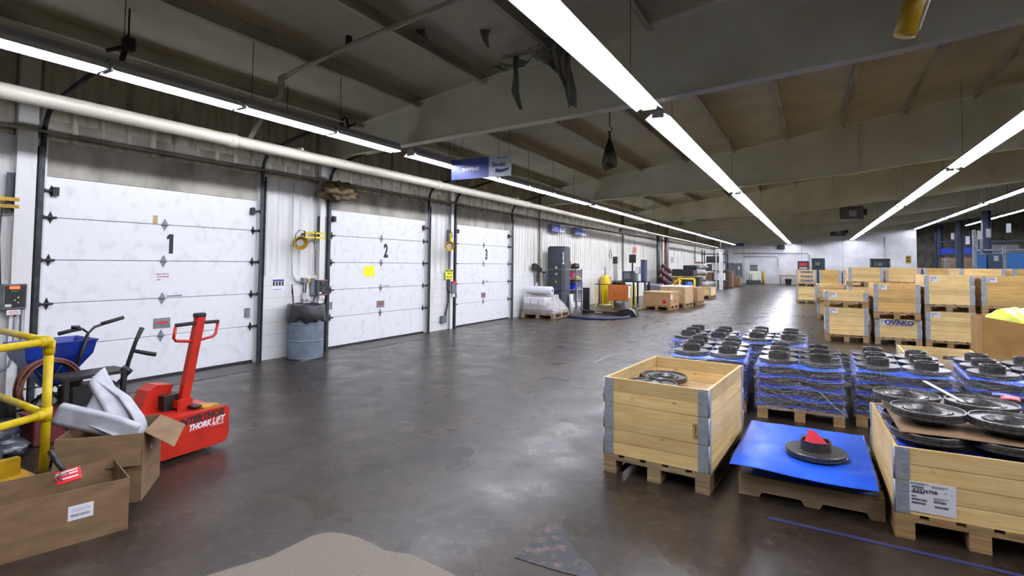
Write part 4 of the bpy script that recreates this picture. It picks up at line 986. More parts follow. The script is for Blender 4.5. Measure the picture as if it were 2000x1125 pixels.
# dock lamps
def dock_lamp(loc, label, fold):
    t = thing('dock_lamp', label, 'lamp', loc)
    part('mounting_plate', MB().box(0, .02, -.09, .09, -.02, .33), DKGREY, t)
    if fold == 0:
        for z in (.02, -.06):
            for a, b in ((.06, -.17), (-.19, -.40)): part('arm', MB().box(.03, .06, b, a, z-.017, z+.017), YEL, t)
        for y in (-.18, -.40, .04): part('joint', MB().tube([(.045, y, -.09), (.045, y, .05)], .014, 10), BLACK, t)
        hc = Vector((.17, -.58, -.17)); ax = Vector((.85, -.35, -.12)).normalized()
        part('neck', MB().tube([(.05, -.40, .0), (.07, -.47, -.01), (.12, -.54, -.10)], .018, 8), BLACK, t)
        part('cord', MB().tube([(.06, -.38, -.07), (.07, -.34, -.14), (.07, -.28, -.12), (.05, -.2, -.1), (.05, -.17, -.3), (.03, -.14, -.72)], .006, 6), BLACK, t)
        part('cord', MB().tube([(.1, -.47, .04), (.1, -.56, .05), (.12, -.64, -.02), (.12, -.66, -.1)], .006, 6), BLACK, t)
    else:
        for z in (0, -.0): pass
        part('arm', MB().tube([(.05, 0, .24), (.10, -.06, .05), (.14, -.12, -.06)], .026, 8), YEL, t); part('joint', MB().tube([(.04, .03, .26), (.05, .03, .14)], .03, 10), BLACK, t)
        hc = Vector((.30, -.40, -.08)); ax = Vector((.75, -.62, .0)).normalized()
        part('arm', MB().tube([(.14, -.10, -.09), (.20, -.22, -.09)], .03, 10), YEL, t); part('cord', MB().tube([(.14, -.12, -.12), (.2, -.2, -.2), (.22, -.3, -.16)], .008, 6), BLACK, t)
    zq = ax.to_track_quat('Z', 'Y').to_matrix().to_4x4(); M = Matrix.Translation(hc) @ zq
    h = MB(); h.lathe([(.03, -.20), (.07, -.19), (.075, -.12), (.085, -.03), (.115, .0), (.118, .02), (.108, .02), (.07, -.04), (.06, -.06), (0, -.06)], n=28, M=M); part('shade', h, YELD, t)
    g_ = MB(); g_.lathe([(.0, -.035), (.062, -.035), (.062, -.05), (0, -.05)], n=24, M=M); part('bulb', g_, PALEG, t)
    return t
dock_lamp((WF, 6.86, 2.09), 'yellow double-arm dock lamp folded left beside door 2', 0)
dock_lamp((WF, 10.80, 2.08), 'yellow dock lamp on bent arm between doors 2 and 3', 1)
t = thing('bracket', 'dark wall plate with yellow arm ends at the left edge', 'bracket', (WF, 2.47, 2.12)); part('plate', MB().box(0, .02, 0, .12, 0, .44), DKGREY, t)
for z in (.06, .14): part('arm', MB().box(.02, .06, -.12, .10, z-.02, z+.02), YELD, t)
part('cord', MB().tube([(.04, -.04, .04), (.05, -.05, -.3), (.04, -.02, -.8)], .006, 6), BLACK, t)
t = thing('conduit_run', 'grey conduit bending down the wall at the far left', 'conduit', (WF+.03, 2.42, 0)); part('pipe', MB().tube([(.03, .16, 1.05), (.03, .16, .55), (.03, .12, .42), (.03, 0, .36), (.03, -.5, .34)], .014, 8), GALV, t); part('pipe', MB().tube([(.04, .22, 1.05), (.04, .22, .2)], .02, 8), GALV, t)
t = thing('warning_sign', 'yellow warning sign with black lettering between doors 2 and 3', 'sign', (WF+.06, 10.60, 1.21)); part('panel', MB().box(0, .003, 0, .3, 0, .235), mat('sign_yellow', (226, 226, 40), .5), t)
part('heading', MB().box(.003, .004, .01, .29, .185, .225), INK, t)
part('lettering', text_mb('CAUTION', .042, frame((.0052, .15, .205), (0, 1, 0), (0, 0, 1)), .001), mat('sign_yellow', (226, 226, 40), .5), t)
part('lettering', text_mb('ON 4', .07, frame((.0035, .15, .13), (0, 1, 0), (0, 0, 1)), .001, bold=.002), INK, t); part('lettering', MB().box(.003, .004, .05, .12, .04, .065).box(.003, .004, .14, .17, .04, .065).box(.003, .004, .185, .25, .04, .065), INK, t)
part('standoff', MB().box(-.06, 0, .14, .16, .1, .12), STEEL, t)
t = thing('control_box', 'dock control box with red top label left of door 3', 'control box', (WF, 10.72, .86))
part('cabinet', MB().bbox(0, .1, .1, .3, 0, .3, .008), MIDGREY, t); part('cabinet', MB().bbox(0, .07, 0, .09, .05, .33, .02), DKGREY, t)
part('red_label', MB().box(.1, .103, .12, .28, .23, .30), REDP, t); part('tag', MB().box(.08, .083, .15, .25, -.09, -.01), PAPER, t)
for a in (.02, .06, .16): part('cord', MB().tube([(.03, a, .05), (.05, a-.04, -.2), (.04, a-.10 if a < .1 else a+.02, -.45), (.03, a-.12 if a < .1 else a+.04, -.65)], .011, 6), BLACKM if a < .1 else GALV, t)
part('conduit', MB().tube([(.03, .04, .33), (.03, .04, 1.9)], .012, 8), GALV, t); part('conduit', MB().tube([(.03, .2, .3), (.03, .2, 1.9)], .012, 8), GALV, t)
t = thing('junction_box', 'small grey junction box low on the wall between doors 2 and 3', 'electrical box', (WF, 10.47, .17)); part('box_body', MB().bbox(0, .08, 0, .19, 0, .17, .008), MIDGREY, t)
solo('wall_conduit', MB().tube([(0, 0, 0), (0, 0, 1.62)], .018, 8), BLACKM, 'thin black vertical pipe just right of door 1', 'pipe', None, (WF, 5.70, 1.36))
# tarp over the door track
solo('tarp', lump(0, 0, 0, .16, .37, .16, 4, .6, 48, 28), PELT, 'crumpled olive tarp bundled on top of door 2 track', 'tarp', None, (WF+.27, 7.0, 2.88))
# trash drum
t = thing('trash_drum', 'blue-grey steel drum lined with a black bag between doors 1 and 2', 'trash bin', (-7.46, 6.30, 0))
d = MB(); d.lathe([(.0, .0), (.275, .0), (.285, .01), (.285, .28), (.292, .295), (.285, .31), (.285, .56), (.292, .575), (.285, .59), (.285, .85), (.275, .85), (.275, .05), (0, .04)], n=40); part('drum', d, DRUMB, t)
bgm = MB(); n_ = 60; vs = []; 
rows_ = [(.268, .60), (.270, .86), (.295, .89), (.302, .87), (.306, .74), (.312, .62), (.305, .615)]
for j, (r, z) in enumerate(rows_):
    for i in range(n_):
        a = 2*math.pi*i/n_; k_ = 1+.012*math.sin(a*9+j)+.02*noise.noise(Vector((math.cos(a)*4, math.sin(a)*4, z*5)))
        vs.append((r*k_*math.cos(a), r*k_*math.sin(a), z+(.02*math.sin(a*5+1)+.02*math.sin(a*11) if j >= 5 else .008*math.sin(a*7))))
bgm.add(vs, [(j*n_+i, j*n_+(i+1) % n_, (j+1)*n_+(i+1) % n_, (j+1)*n_+i) for j in range(len(rows_)-1) for i in range(n_)], True); part('bin_liner', bgm, BAG, t)
t = thing('squeegee', 'red-handled pole leaning behind the trash drum', 'broom', (-7.7, 6.28, 0)); part('handle', MB().tube([(.03, .05, .02), (-.05, -.03, 1.07)], .013, 8), RISER, t); part('grip', MB().tube([(-.05, -.03, 1.06), (-.058, -.04, 1.22)], [.016, .006], 8), BLACK, t)

# ------------------------------------------------------------------ pipes, signs and things under the roof
t = thing('wall_pipe', 'thick pale pipe running the length of the dock wall above the doors', 'pipe', (-6.8, 0, 3.22))
part('pipe', MB().tube([(0, -1, 0), (0, 13, 0)], .080, 18), PIPEM, t); part('pipe', MB().tube([(0, 13, .0), (0, 25, -.08)], .066, 14), PIPEM, t); part('pipe', MB().tube([(0, 25, -.09), (0, 47, -.16)], .042, 10), PIPEM, t)
for y in (4.45, 9.0, 13): part('coupling', MB().cyl((0, y-.05, 0), (0, y+.05, 0), .092, 18), PIPEM, t)
for y in (1.2, 5.3, 7.6, 9.4, 12.2): part('hanger', MB().tube([(0, y, .08), (0, y, .98)], .006, 5), STEEL, t)
for y in (1.5, 5.6, 12.5): part('wall_bracket', MB().box(-.85, 0, y-.02, y+.02, .08, .12), PIPEM, t)
t = thing('branch_pipe', 'pale branch pipe crossing under the roof purlins at upper left', 'pipe', (-6.16, 4.7, 0))
zr = lambda x: interp(ROOF, x)-.27
part('pipe', MB().tube([(0, 0, zr(-6.16)), (1.1, 0, zr(-5.0)), (4.7, 0, zr(-1.45)), (10, 0, zr(3.9))], .035, 10), PIPEM, t)
part('pipe', MB().tube([(0, 0, zr(-6.16)), (0, 0, 3.80), (-.25, 0, 3.70), (-.62, -.0, 3.30)], .032, 10), PIPEM, t)
part('elbow', MB().tube([(.08, 0, zr(-6.1)), (0, 0, zr(-6.16)), (0, 0, zr(-6.16)-.1)], .045, 10), PIPEM, t)
part('clamp', MB().box(1.2, 1.25, -.03, .03, zr(-4.93)+.03, zr(-4.93)+.13), BLACK, t)
def black_clip(x, y, z, lab):
    t = thing('hanging_bracket', lab, 'bracket', (x, y, z)); part('hook', MB().tube([(0, 0, -.28), (.01, 0, .0), (.06, 0, .04), (.12, 0, .0), (.14, 0, -.14)], .022, 6), BLACKM, t); part('stub', MB().tube([(.14, 0, -.14), (.32, 0, -.10)], .02, 6), BLACKM, t)
black_clip(-7.0, 6.55, 4.02, 'black hook bracket under the roof left of the first beam')
t = thing('hanging_bracket', 'black folded bracket hanging above the left strip lights', 'bracket', (-6.35, 2.95, 3.82)); part('body', MB().bbox(-.05, .05, -.05, .06, 0, .16, .02), BLACKM, t); part('arm', MB().tube([(0, -.02, .05), (-.1, -.16, -.03)], .022, 6), BLACKM, t); part('arm', MB().tube([(0, -.03, .0), (-.03, -.05, -.14)], .03, 6), BLACKM, t); part('rod', MB().tube([(0, 0, .16), (0, 0, .47)], .01, 6), BLACKM, t)
# big sign
def hall_sign(name, loc, rz, w_, h_, word, label, logo=True, th=.012, wires=.6):
    t = thing(name, label, 'sign', loc, rz); f = .64
    part('blue_panel', MB().box(0, w_*f, -th/2, th/2, 0, h_), SIGNB, t); part('white_panel', MB().box(w_*f, w_, -th/2, th/2, 0, h_), SIGNW, t)
    if word: part('lettering', text_mb(word, h_*.24, frame((w_*f*.52, -th/2-.001, h_*.46), (1, 0, 0), (0, 0, 1)),   .003, bold=.003), PAPER, t)
    if logo:
        part('logo_word', text_mb('Bendix', h_*.30, frame((w_*(f+.165), -th/2-.001, h_*.58), (1, 0, 0), (0, 0, 1)), .002, bold=.003, sx=.88*w_*.3/(h_*1.05)), SIGNB, t)
        sw = MB(); cx_ = w_*(f+.21); P_ = []
        for k in range(11): u = k/10; P_.append((cx_-w_*.10+w_*.22*u, -th/2, h_*(.40-.10*math.sin(math.pi*min(1, u*.62))+.10*u*u)))
        for k in range(10, -1, -1): u = k/10; P_.append((cx_-w_*.10+w_*.22*u*.98, -th/2, h_*(.22-.06*math.sin(math.pi*min(1, u*.8))+.13*u*u)))
        for k in range(10): sw.prism([P_[k], P_[k+1], P_[20-k], P_[21-k]], (0, -.002, 0))
        part('logo_swoosh', sw, BLUEINK, t)
        if h_ > .3: part('small_print', MB().box(w_*(f+.14), w_*(f+.19), -th/2-.002, -th/2, h_*.885, h_*.92).box(w_*(f+.20), w_*(f+.31), -th/2-.002, -th/2, h_*.885, h_*.915), BLUEINK, t)
    for x in (.04, w_-.04): part('wire', MB().tube([(x, 0, h_), (x, 0, h_+wires)], .003, 5), BLACKM, t)
    return t
hall_sign('hanging_sign', (-5.875, 8.2, 3.145), R(0), 1.27, .37, 'SHIPPING', 'blue and white hanging sign reading SHIPPING, nearest to the camera', wires=1.1)
hall_sign('hanging_sign', (-7.6, 16.35, 2.70), R(90), 1.05, .27, 'SHIPPING', 'small blue and white sign over the tall grey cabinet', wires=1.2)
hall_sign('hanging_sign', (-7.6, 18.35, 2.69), R(90), 1.10, .27, '- - -', 'small blue and white sign right of the one over the cabinet', wires=1.2)
hall_sign('hanging_sign', (-6.15, 51.5, 3.35), R(0), 1.3, .36, '', 'far dark blue sign hanging near the white end wall', logo=False, wires=1)
# coiled cable on a hook
t = thing('cable_coil', 'black coiled cable hanging on a hook from the roof', 'cable', (-3.43, 10.0, 3.4))
part('hook', MB().tube([(0, 0, 1.31), (0, 0, .9), (.05, 0, .85), (.03, 0, .78), (-.05, 0, .80)], .01, 8), STEEL, t)
for k in range(7):
    a = -.09+.03*k; part('loop', MB().tube([(0, 0, .70), (a*.4-.02, .01*k-.03, .5), (a-.05, .01*k-.03, .2), (a*.9-.03, 0, .04+.012*k), (a+.03, .01*k-.03, .02+.012*k), (a+.05, .01*k-.03, .2), (a*.4+.02, .01*k-.03, .5)], .010, 6, closed=True), BLACK, t)
part('tail', MB().tube([(0, 0, .78), (0, 0, .66)], .02, 6), BLACK, t)
# torn insulation hanging at the first beam
t = thing('torn_insulation', 'torn grey roof insulation hanging beside the first beam', 'insulation', (-3.0, 6.5, 4.36))
def rag(P_, W_, seed, th=.01):
    P_ = [Vector(p) for p in P_]
    def fn(u, v):
        s_ = u*(len(P_)-1); i = min(int(s_), len(P_)-2); f_ = s_-i; p_ = P_[i].lerp(P_[i+1], f_); w1 = W_[i]+(W_[i+1]-W_[i])*f_
        return p_+Vector((w1*(v-.5), .05*math.sin(v*7+seed+u*5), .03*noise.noise(Vector((u*6, v*5, seed)))))
    return MB().slab(fn, 20, 8, th)
part('strip', rag([(-.80, 0, .16), (-.35, -.05, .12), (0, -.05, .18), (.12, .0, .28)], [.1, .35, .5, .4], 1), GREYCL, t)
part('strip', rag([(-.1, 0, .12), (.06, -.05, -.1), (.22, -.05, -.35)], [.55, .28, .03], 2), GREYCL, t)
part('strip', rag([(.12, 0, .2), (.16, -.05, -.15), (.24, -.05, -.45), (.27, -.05, -.70)], [.34, .2, .14, .12], 3), GREYCL, t)
part('strip', rag([(-.58, 0, .12), (-.57, -.02, -.15), (-.62, -.02, -.35), (-.50, -.02, -.62)], [.06, .05, .12, .02], 4), mat('green_cloth', (128, 140, 122), .85), t)
part('strip', rag([(-.95, .1, .1), (-.7, .1, .02), (-.5, .1, .10)], [.2, .3, .25], 5), mat('green_cloth', (128, 140, 122), .85), t)
for k, (x, y, l_) in enumerate(((-3.75, 5.9, .22), (-4.35, 5.35, .14), (-4.6, 5.1, .1))):
    solo('insulation_scrap', rag([(0, 0, 0), (.04, 0, -l_*.5), (.06, 0, -l_)], [.16, .07, .01], k+8), GREYCL, ['largest ragged scrap dangling from the roof left of the torn insulation', 'star-shaped ragged scrap on the roof above the first bay', 'small scrap nearest the branch pipe on the roof'][k], 'insulation', None, (x, y, interp(ROOF, x)))
# yellow hanging tube
t = thing('yellow_tube', 'thick yellow tube hanging from the roof at the top right', 'tube', (.63, 5.0, 0))
part('tube', MB().tube([(0, 0, 3.38), (.07, 0, 3.62), (.38, -.05, 4.75)], .075, 20), YELD, t); part('white_edge', MB().tube([(.083, -.03, 3.40), (.15, -.03, 3.62), (.46, -.08, 4.7)], .010, 8), PAPER, t)  # thin white tube alongside draws the yellow tube's highlight as a solid
part('hanger', MB().tube([(.38, -.05, 4.75), (.42, -.05, 5.25)], .012, 6), STEEL, t)
# heaters, black boxes
for (x, y, z, lab) in ((1.7, 32.0, 4.0, 'nearer grey unit heater hanging under the roof'), (1.65, 47.5, 3.92, 'farther grey unit heater hanging under the roof')):
    t = thing('unit_heater', lab, 'heater', (x, y, z)); part('cabinet', MB().bbox(-.5, .5, -.35, .35, 0, .62 if y < 40 else .5, .02), MIDGREY, t); part('front_panel', MB().box(-.12, .2, -.36, -.35, .12, .42), PALEG, t); part('side_fan', MB().cyl((.5, 0, .35), (.66, 0, .35), .16, 18), DKGREY, t)
    part('drip_tray', MB().box(-.52, .3, -.4, .36, -.03, 0), PALEG, t)
    for a in (-.4, .4): part('hanger', MB().tube([(a, 0, .6 if y < 40 else .48), (a, 0, interp(ROOF, x)-z)], .01, 6), STEEL, t)
    part('flue', MB().tube([(.0, .2, .6 if y < 40 else .48), (.0, .2, interp(ROOF, x)-z)], .07, 12), PALEG, t)
t = thing('wall_speaker', 'black box mounted high on the far white wall', 'speaker', (-2.5, YF-.2, 3.15)); part('cabinet', MB().bbox(-.3, .3, -.1, .2, 0, .36, .01), BLACK, t); part('front_grille', MB().box(-.27, .27, -.11, -.1, .03, .33), BLACKM, t)
# ------------------------------------------------------------------ background on the left
t = thing('wooden_pallet', 'wooden pallet under the plastic-wrapped goods past door 3', 'pallet', (-7.12, 14.35, 0), R(3)); pallet_parts(t, 1.05, 1.3, PALG)
t = thing('wrapped_goods', 'white cartons wrapped in cloudy plastic past door 3', 'wrapped load', (-7.12, 14.40, .145), R(3))
for k in range(3): part('carton', MB().bbox(-.48+.24*k, -.26+.24*k, 0, .5, 0, .46, .01), PAPER, t)
part('carton', MB().box(-.5, .2, .52, 1.15, 0, .50), PALEG, t); part('base_carton', MB().box(-.5, .48, -.01, 1.2, -.0, .1), CARD, t)
wr = MB()
def wf(u, v):
    x = -.53+1.05*u; y = -.03+1.27*v
    z = interp([(0, .52), (.62, .50), (.8, .33), (1, .12)], u)
    e = min(1, min(u, 1-u, v, 1-v)*9); z = z*e**.4
    return (x, y, z+.03*noise.noise(Vector((x*6, y*6, 1)))+.014*noise.noise(Vector((x*18, y*18, 4))))
part('plastic_wrap', wr.slab(wf, 40, 40, .004), FILMW, t)
t = thing('film_roll', 'large white plastic roll lying on the wrapped cartons', 'roll', (-7.25, 14.75, .80)); rr = MB().lathe([(.035, -.42), (.12, -.42), (.125, -.40), (.125, .40), (.12, .42), (.035, .42)], n=24, M=Matrix.Rotation(R(90), 4, 'Y'), closed=True); part('roll_body', rr, PAPER, t); part('core', MB().lathe([(.03, -.425), (.045, -.425), (.045, .425), (.03, .425)], n=16, M=Matrix.Rotation(R(90), 4, 'Y'), closed=True), CARD, t)
t = thing('small_carton', 'small brown carton behind the wrapped cartons', 'box', (-7.32, 15.75, 0)); part('box_body', MB().box(-.15, .12, 0, .2, 0, .62), CARD, t); part('tape', MB().box(-.03, .03, -.001, .2, .62, .622), CARDL, t)
for k, (y, lab) in enumerate(((15.25, 'black push broom leaning on the wall past door 3'), (15.45, 'spade leaning on the wall beside the push broom'), (15.95, 'red-handled tool leaning left of the tall grey cabinet'))):
    t = thing('leaning_tool', lab, 'broom' if k == 0 else 'tool', (-7.68, y, 0)); part('handle', MB().tube([(.08, 0, 0), (-.03, .0 if k != 1 else .1, 1.45 if k != 2 else 1.3)], .014, 6), [BLACK, RISER, RISER][k], t)
    if k == 0: part('broom_head', MB().prism([(-.04, -.12, 1.46), (-.04, .45, 1.34), (-.04, .52, 1.44), (-.04, .05, 1.62), (-.04, -.10, 1.60)], (.07, 0, 0)), BLACKM, t)
    if k == 1: part('blade', MB().prism([(-.035, .0, 1.0), (-.035, .12, 1.04), (-.035, .2, 1.30), (-.035, .1, 1.36), (-.035, .02, 1.2)], (.02, 0, 0)), STEEL, t)
    if k == 2: part('head', MB().bbox(-.05, .02, -.08, .08, 1.3, 1.36, .01), RISER, t)
# tall cabinet
t = thing('tower_cabinet', 'tall dark grey three-section wrapping machine tower with chamfered corner', 'machine', (-7.62, 16.1, 0))
def oct_(z0, z1, i=0): return [(0+i, 0+i, z0), (.50-i, 0+i, z0), (.58-i, .08+i, z0), (.58-i, .5-i, z0), (0+i, .5-i, z0)]
for a, b in ((.02, .72), (.73, 1.42), (1.43, 2.15)): part('section', MB().prism(oct_(a, b), (0, 0, b-a)), DKGREY, t)
part('top_cap', MB().prism(oct_(2.15, 2.17, .03), (0, 0, .03)), BLACKM, t); part('plinth', MB().prism(oct_(0, .02, .02), (0, 0, .02)), BLACK, t)
for z, m_ in ((1.49, CREAM), (1.28, PALEG), (1.02, YELD), (.80, TEAL), (.35, MIDGREY)): part('sticker', MB().box(.27, .34, -.003, 0, z-.035, z+.035), m_, t)
lt = MB(); Mx = frame((.5415, .0385, 1.79), (0, 0, 1), (-.7071, -.7071, 0))
for k, (a, b) in enumerate(((-.19, -.14), (-.12, -.09), (-.07, -.03), (-.01, .03), (.05, .08), (.10, .14), (.16, .19))): lt.box(a, b, -.02-.012*(k == 0), .02+.012*(k % 3 == 0), -.0015, .0015, Mx)
part('lettering', lt, PAPER, t)
# shelf unit and contents
t = thing('shelf_unit', 'white shelf unit right of the tall grey cabinet', 'shelf', (-7.75, 17.1, 0))
for z in (.35, .72, 1.08, 1.42): part('shelf_board', MB().box(0, .72, 0, .55, z, z+.025), PALEG, t)
for x in (0, .69):
    for y in (0, .52): part('upright', MB().box(x, x+.03, y, y+.03, 0, 1.46), GALV, t)
part('back_panel', MB().box(0, .72, .552, .56, .3, 1.4), PAPER, t)
def sm(name, mb, m_, lab, cat, loc): return solo(name, mb, m_, lab, cat, None, loc)
sm('bottle', MB().lathe([(0, 0), (.05, 0), (.05, .14), (.025, .2), (.02, .27), (0, .27)], n=14), ORWOOD, 'amber bottle on the top of the white shelf', 'bottle', (-7.33, 17.30, 1.446))
sm('black_bag', lump(0, 0, .08, .16, .12, .1, 2, .4, 20, 12, .001), BLACK, 'black crumpled bag on top of the white shelf', 'bag', (-7.17, 17.35, 1.446))
sm('pink_tub', MB().lathe([(0, 0), (.08, 0), (.09, .2), (.08, .2), (0, .18)], n=18), PINK, 'pink tub on the second shelf beside the yellow cloth', 'tub', (-7.27, 17.30, 1.106))
sm('white_tub', MB().lathe([(0, 0), (.08, 0), (.09, .16), (.08, .16), (0, .14)], n=18), PAPER, 'white tub on the second shelf left of the pink tub', 'tub', (-7.50, 17.30, 1.106))
sm('yellow_cloth', lump(0, 0, .04, .1, .09, .05, 6, .4, 18, 10, .001), YEL, 'yellow cloth heap at the right end of the second shelf', 'cloth', (-7.11, 17.28, 1.106))
t = thing('blue_bin', 'bright blue parts bin on the third shelf', 'bin', (-7.40, 17.12, .746)); part('bin_body', MB().prism([(-.3, 0, 0), (.25, 0, 0), (.32, 0, .16), (-.3, 0, .2)], (0, .4, 0)), mat('bright_blue', (20, 40, 210), .4), t); part('lid', MB().box(-.3, .3, .0, .4, .2, .26), DKGREY, t)
sm('clear_box', MB().bbox(-.2, .2, 0, .3, 0, .22, .01), MIDGREY, 'grey storage box on the bottom shelf', 'box', (-7.35, 17.15, .376))
sm('standing_roll', MB().cyl((0, 0, 0), (0, 0, .62), .07, 18), PAPER, 'white roll standing upright right of the tall grey cabinet', 'roll', (-6.96, 16.5, .0))
t = thing('rod_stand', 'two chrome rods bending from the floor by the shelf', 'machine part', (-6.95, 17.0, 0))
for x in (0, .18): part('rod', MB().tube([(x, 0, 1.0), (x, 0, .12), (x+.03, 0, .05), (x+.12, -.02, .03)], .022, 10), GALV, t)
t = thing('display_board', 'flat black board standing right of the chrome rods', 'board', (-7.2, 18.0, 0)); part('panel', MB().box(-.0, .30, 0, .05, .02, .78), BLACK, t); part('foot', MB().box(-.02, .32, -.04, .1, 0, .02), BLACK, t)
t = thing('strapping_lance', 'long low black strapping machine arm with wedge head on the floor', 'machine', (-5.5, 16.75, 0))
part('arm', MB().bbox(-1.15, .05, -.09, .09, .02, .11, .01), BLACK, t); part('head', MB().prism([(.05, -.12, .0), (.72, -.30, .0), (.72, -.30, .12), (.55, -.25, .24), (.35, -.2, .22), (.05, -.12, .12)], (.02, .18, 0)), BLACKM, t)
part('white_edge', MB().tube([(.45, -.24, .25), (.62, -.29, .20), (.74, -.31, .05)], .015, 6), PAPER, t); part('brand_label', MB().box(-.7, -.45, -.0925, -.09, .05, .08), PALEG, t)
solo('strap_chain', MB().tube([(-6.5, 15.2, .03), (-6.2, 15.0, .03), (-5.7, 14.95, .03), (-5.25, 15.15, .03), (-4.97, 15.55, .03), (-4.9, 16.0, .03), (-4.95, 16.35, .03)], .035, 8), NAVY, 'dark flat chain curving over the floor in front of the strapping arm', 'chain')
# yellow framed board
t = thing('yellow_frame_table', 'yellow legged frame holding an orange-brown board', 'frame', (-6.6, 19.5, 0))
for x, y in ((-.62, 0), (.06, 0), (.74, .05), (-.55, .6), (.72, .6)): part('leg', MB().box(x-.018, x+.018, y-.018, y+.018, 0, .84), YEL, t)
part('top_frame', MB().box(-.64, .76, -.02, .02, .84, .87), BLACKM, t); part('board', MB().bbox(-.12, .66, -.06, -.03, .26, .85, .015), ORWOOD, t)
t = thing('yellow_column_guard', 'tall yellow foam-wrapped cylinder standing by the wall', 'bollard', (-7.15, 20.4, 0)); part('sleeve', MB().tube([(0, 0, .03), (0, 0, 1.0), (-.02, 0, 1.18)], [.19, .17, .13], 18), YEL, t); part('base', MB().cyl((0, 0, 0), (0, 0, .05), .24, 18), CREAM, t); part('rod', MB().tube([(-.02, 0, 1.18), (-.02, 0, 1.5)], .014, 6), STEEL, t)
sm('brown_box_stack', MB().bbox(-.2, .2, 0, .3, 0, 1.1, .01), CARDL, 'narrow tan box behind the yellow cylinder', 'box', (-7.5, 21.3, 0))
# workstation
t = thing('workstation_desk', 'dark workbench desk against the wall', 'desk', (-6.9, 21.9, 0))
part('desk_top', MB().box(-.62, .95, 0, .7, .88, .92), BLACKM, t)
for x in (-.58, .42, .9):
    for y in (.03, .66): part('leg', MB().box(x-.03, x+.03, y-.03, y+.03, 0, .88), BLACKM, t)
part('cabinet', MB().bbox(-.6, -.1, .1, .66, .1, .85, .01), BLACK, t)
def onTop(name, mbs, lab, cat, loc):
    t = thing(name, lab, cat, loc)
    for n_, mb, m_ in mbs: part(n_, mb, m_, t)
onTop('monitor', [('screen', MB().bbox(-.15, .15, 0, .03, .35, .70, .01), BLACK), ('stand', MB().box(-.03, .03, 0, .03, .0, .35), BLACKM), ('foot', MB().box(-.1, .1, -.06, .1, 0, .015), BLACKM)], 'black monitor on the grey cabinet of the workstation', 'monitor', (-6.62, 22.25, 1.33))
onTop('label_printer', [('body', MB().bbox(-.28, .22, 0, .45, .0, .41, .02), DKGREY), ('paper_slot', MB().prism([(-.2, -.01, .1), (.1, -.01, .1), (.05, -.01, .36), (-.16, -.01, .36)], (0, .01, 0)), MIDGREY)], 'grey printer cabinet on the workstation desk', 'printer', (-6.72, 22.02, .92))
onTop('scale_column', [('column', MB().box(-.08, .08, 0, .16, 0, .72), PALEG), ('head', MB().bbox(-.1, .08, -.02, .16, .72, 1.02, .01), BLACK)], 'narrow pale column with black head at the left of the desk', 'device', (-7.32, 22.1, .92))
onTop('file_rack', [('rack', MB().box(-.09, .09, 0, .3, 0, .86), NAVY), ('top', MB().box(-.11, .09, -.01, .3, .86, .89), STEEL)]+[('slot', MB().box(-.02, .10, -.02, .0, .08+.075*k, .11+.075*k), MIDGREY) for k in range(10)], 'tall dark paper rack with many slots on the desk', 'rack', (-6.1, 22.0, .92))
onTop('white_device', [('body', MB().bbox(-.1, .1, 0, .2, .32, .62, .01), PAPER), ('neck', MB().box(-.03, .03, .05, .12, 0, .32), PALEG)], 'white device on a stand between printer and rack', 'device', (-6.38, 22.1, .92))
t = thing('grey_motor_box', 'grey machine housing on stand right of the desk', 'machine', (-5.9, 22.6, 0)); part('housing', MB().bbox(-.25, .45, 0, .5, .30, .80, .05), MIDGREY, t); part('base', MB().bbox(-.3, .4, .0, .5, 0, .3, .02), BLACKM, t); part('red_knob', MB().cyl((-.1, -.03, .6), (-.1, 0, .6), .06, 14), REDP, t)
sm('cable_loop', MB().tube([(.02, .16*math.sin(a)*(1-.35*math.cos(a)), .19*math.cos(a)) for a in [2*math.pi*k/20 for k in range(20)]], .012, 6, closed=True), BLACK, 'black cable loop hanging on the wall above the yellow cylinder', 'cable', (WF, 22.8, 2.05))
t = thing('wall_sign', 'small red and white sign on the wall above the desk', 'sign', (WF, 26.3, 2.2)); part('panel', MB().box(0, .004, 0, .62, 0, .30), mat('sign_salmon', (196, 116, 96), .5), t); part('symbol', MB().box(.004, .005, .24, .38, .06, .24), INK, t)
# fire riser pipes
t = thing('fire_riser', 'cluster of dark red fire riser pipes against the wall', 'pipes', (-7.35, 29.6, 0))
for k, (x, y, r, m_) in enumerate(((0, 0, .09, BLACKM), (.1, .5, .08, PIPEM), (.08, 1.2, .15, RISER), (.0, 1.8, .12, RISER), (.1, -.6, .07, STEEL))): part('pipe', MB().tube([(x, y, 0), (x, y, 3.22)], r, 12), m_, t)
for k in range(14):
    y = -.2+.17*k; z = .5+1.15*((k*7) % 11)/11; part('valve', MB().cyl((.1, y-.1, z), (.32, y-.1, z), .10+.03*(k % 3), 12), RISER, t)
for z in (.55, .95, 1.35): part('manifold', MB().tube([(.1, -.4, z), (.1, 2.1, z)], .08, 10), RISER, t)
part('handwheel', MB().tube([(.36, 1.6+.16*math.cos(a), 1.9+.16*math.sin(a)) for a in [2*math.pi*k/16 for k in range(16)]], .015, 6, closed=True), RISER, t)
sm('louvre_vent', MB().box(0, .06, 0, 2.4, 0, .16), BLACKM, 'long dark louvre high on the wall before the fire riser', 'vent', (WF, 24.2, 3.12))
t = thing('yellow_barrier', 'yellow slanted floor barrier near the fire riser', 'barrier', (-5.7, 27.0, 0)); part('rail', MB().tube([(-.9, 0, .05), (0, 0, .95), (.7, 0, .95)], .05, 8), YEL, t); part('leg', MB().tube([(.7, 0, .95), (.7, 0, 0)], .05, 8), YEL, t); part('leg', MB().tube([(0, 0, .95), (0, 0, 0)], .05, 8), YEL, t)
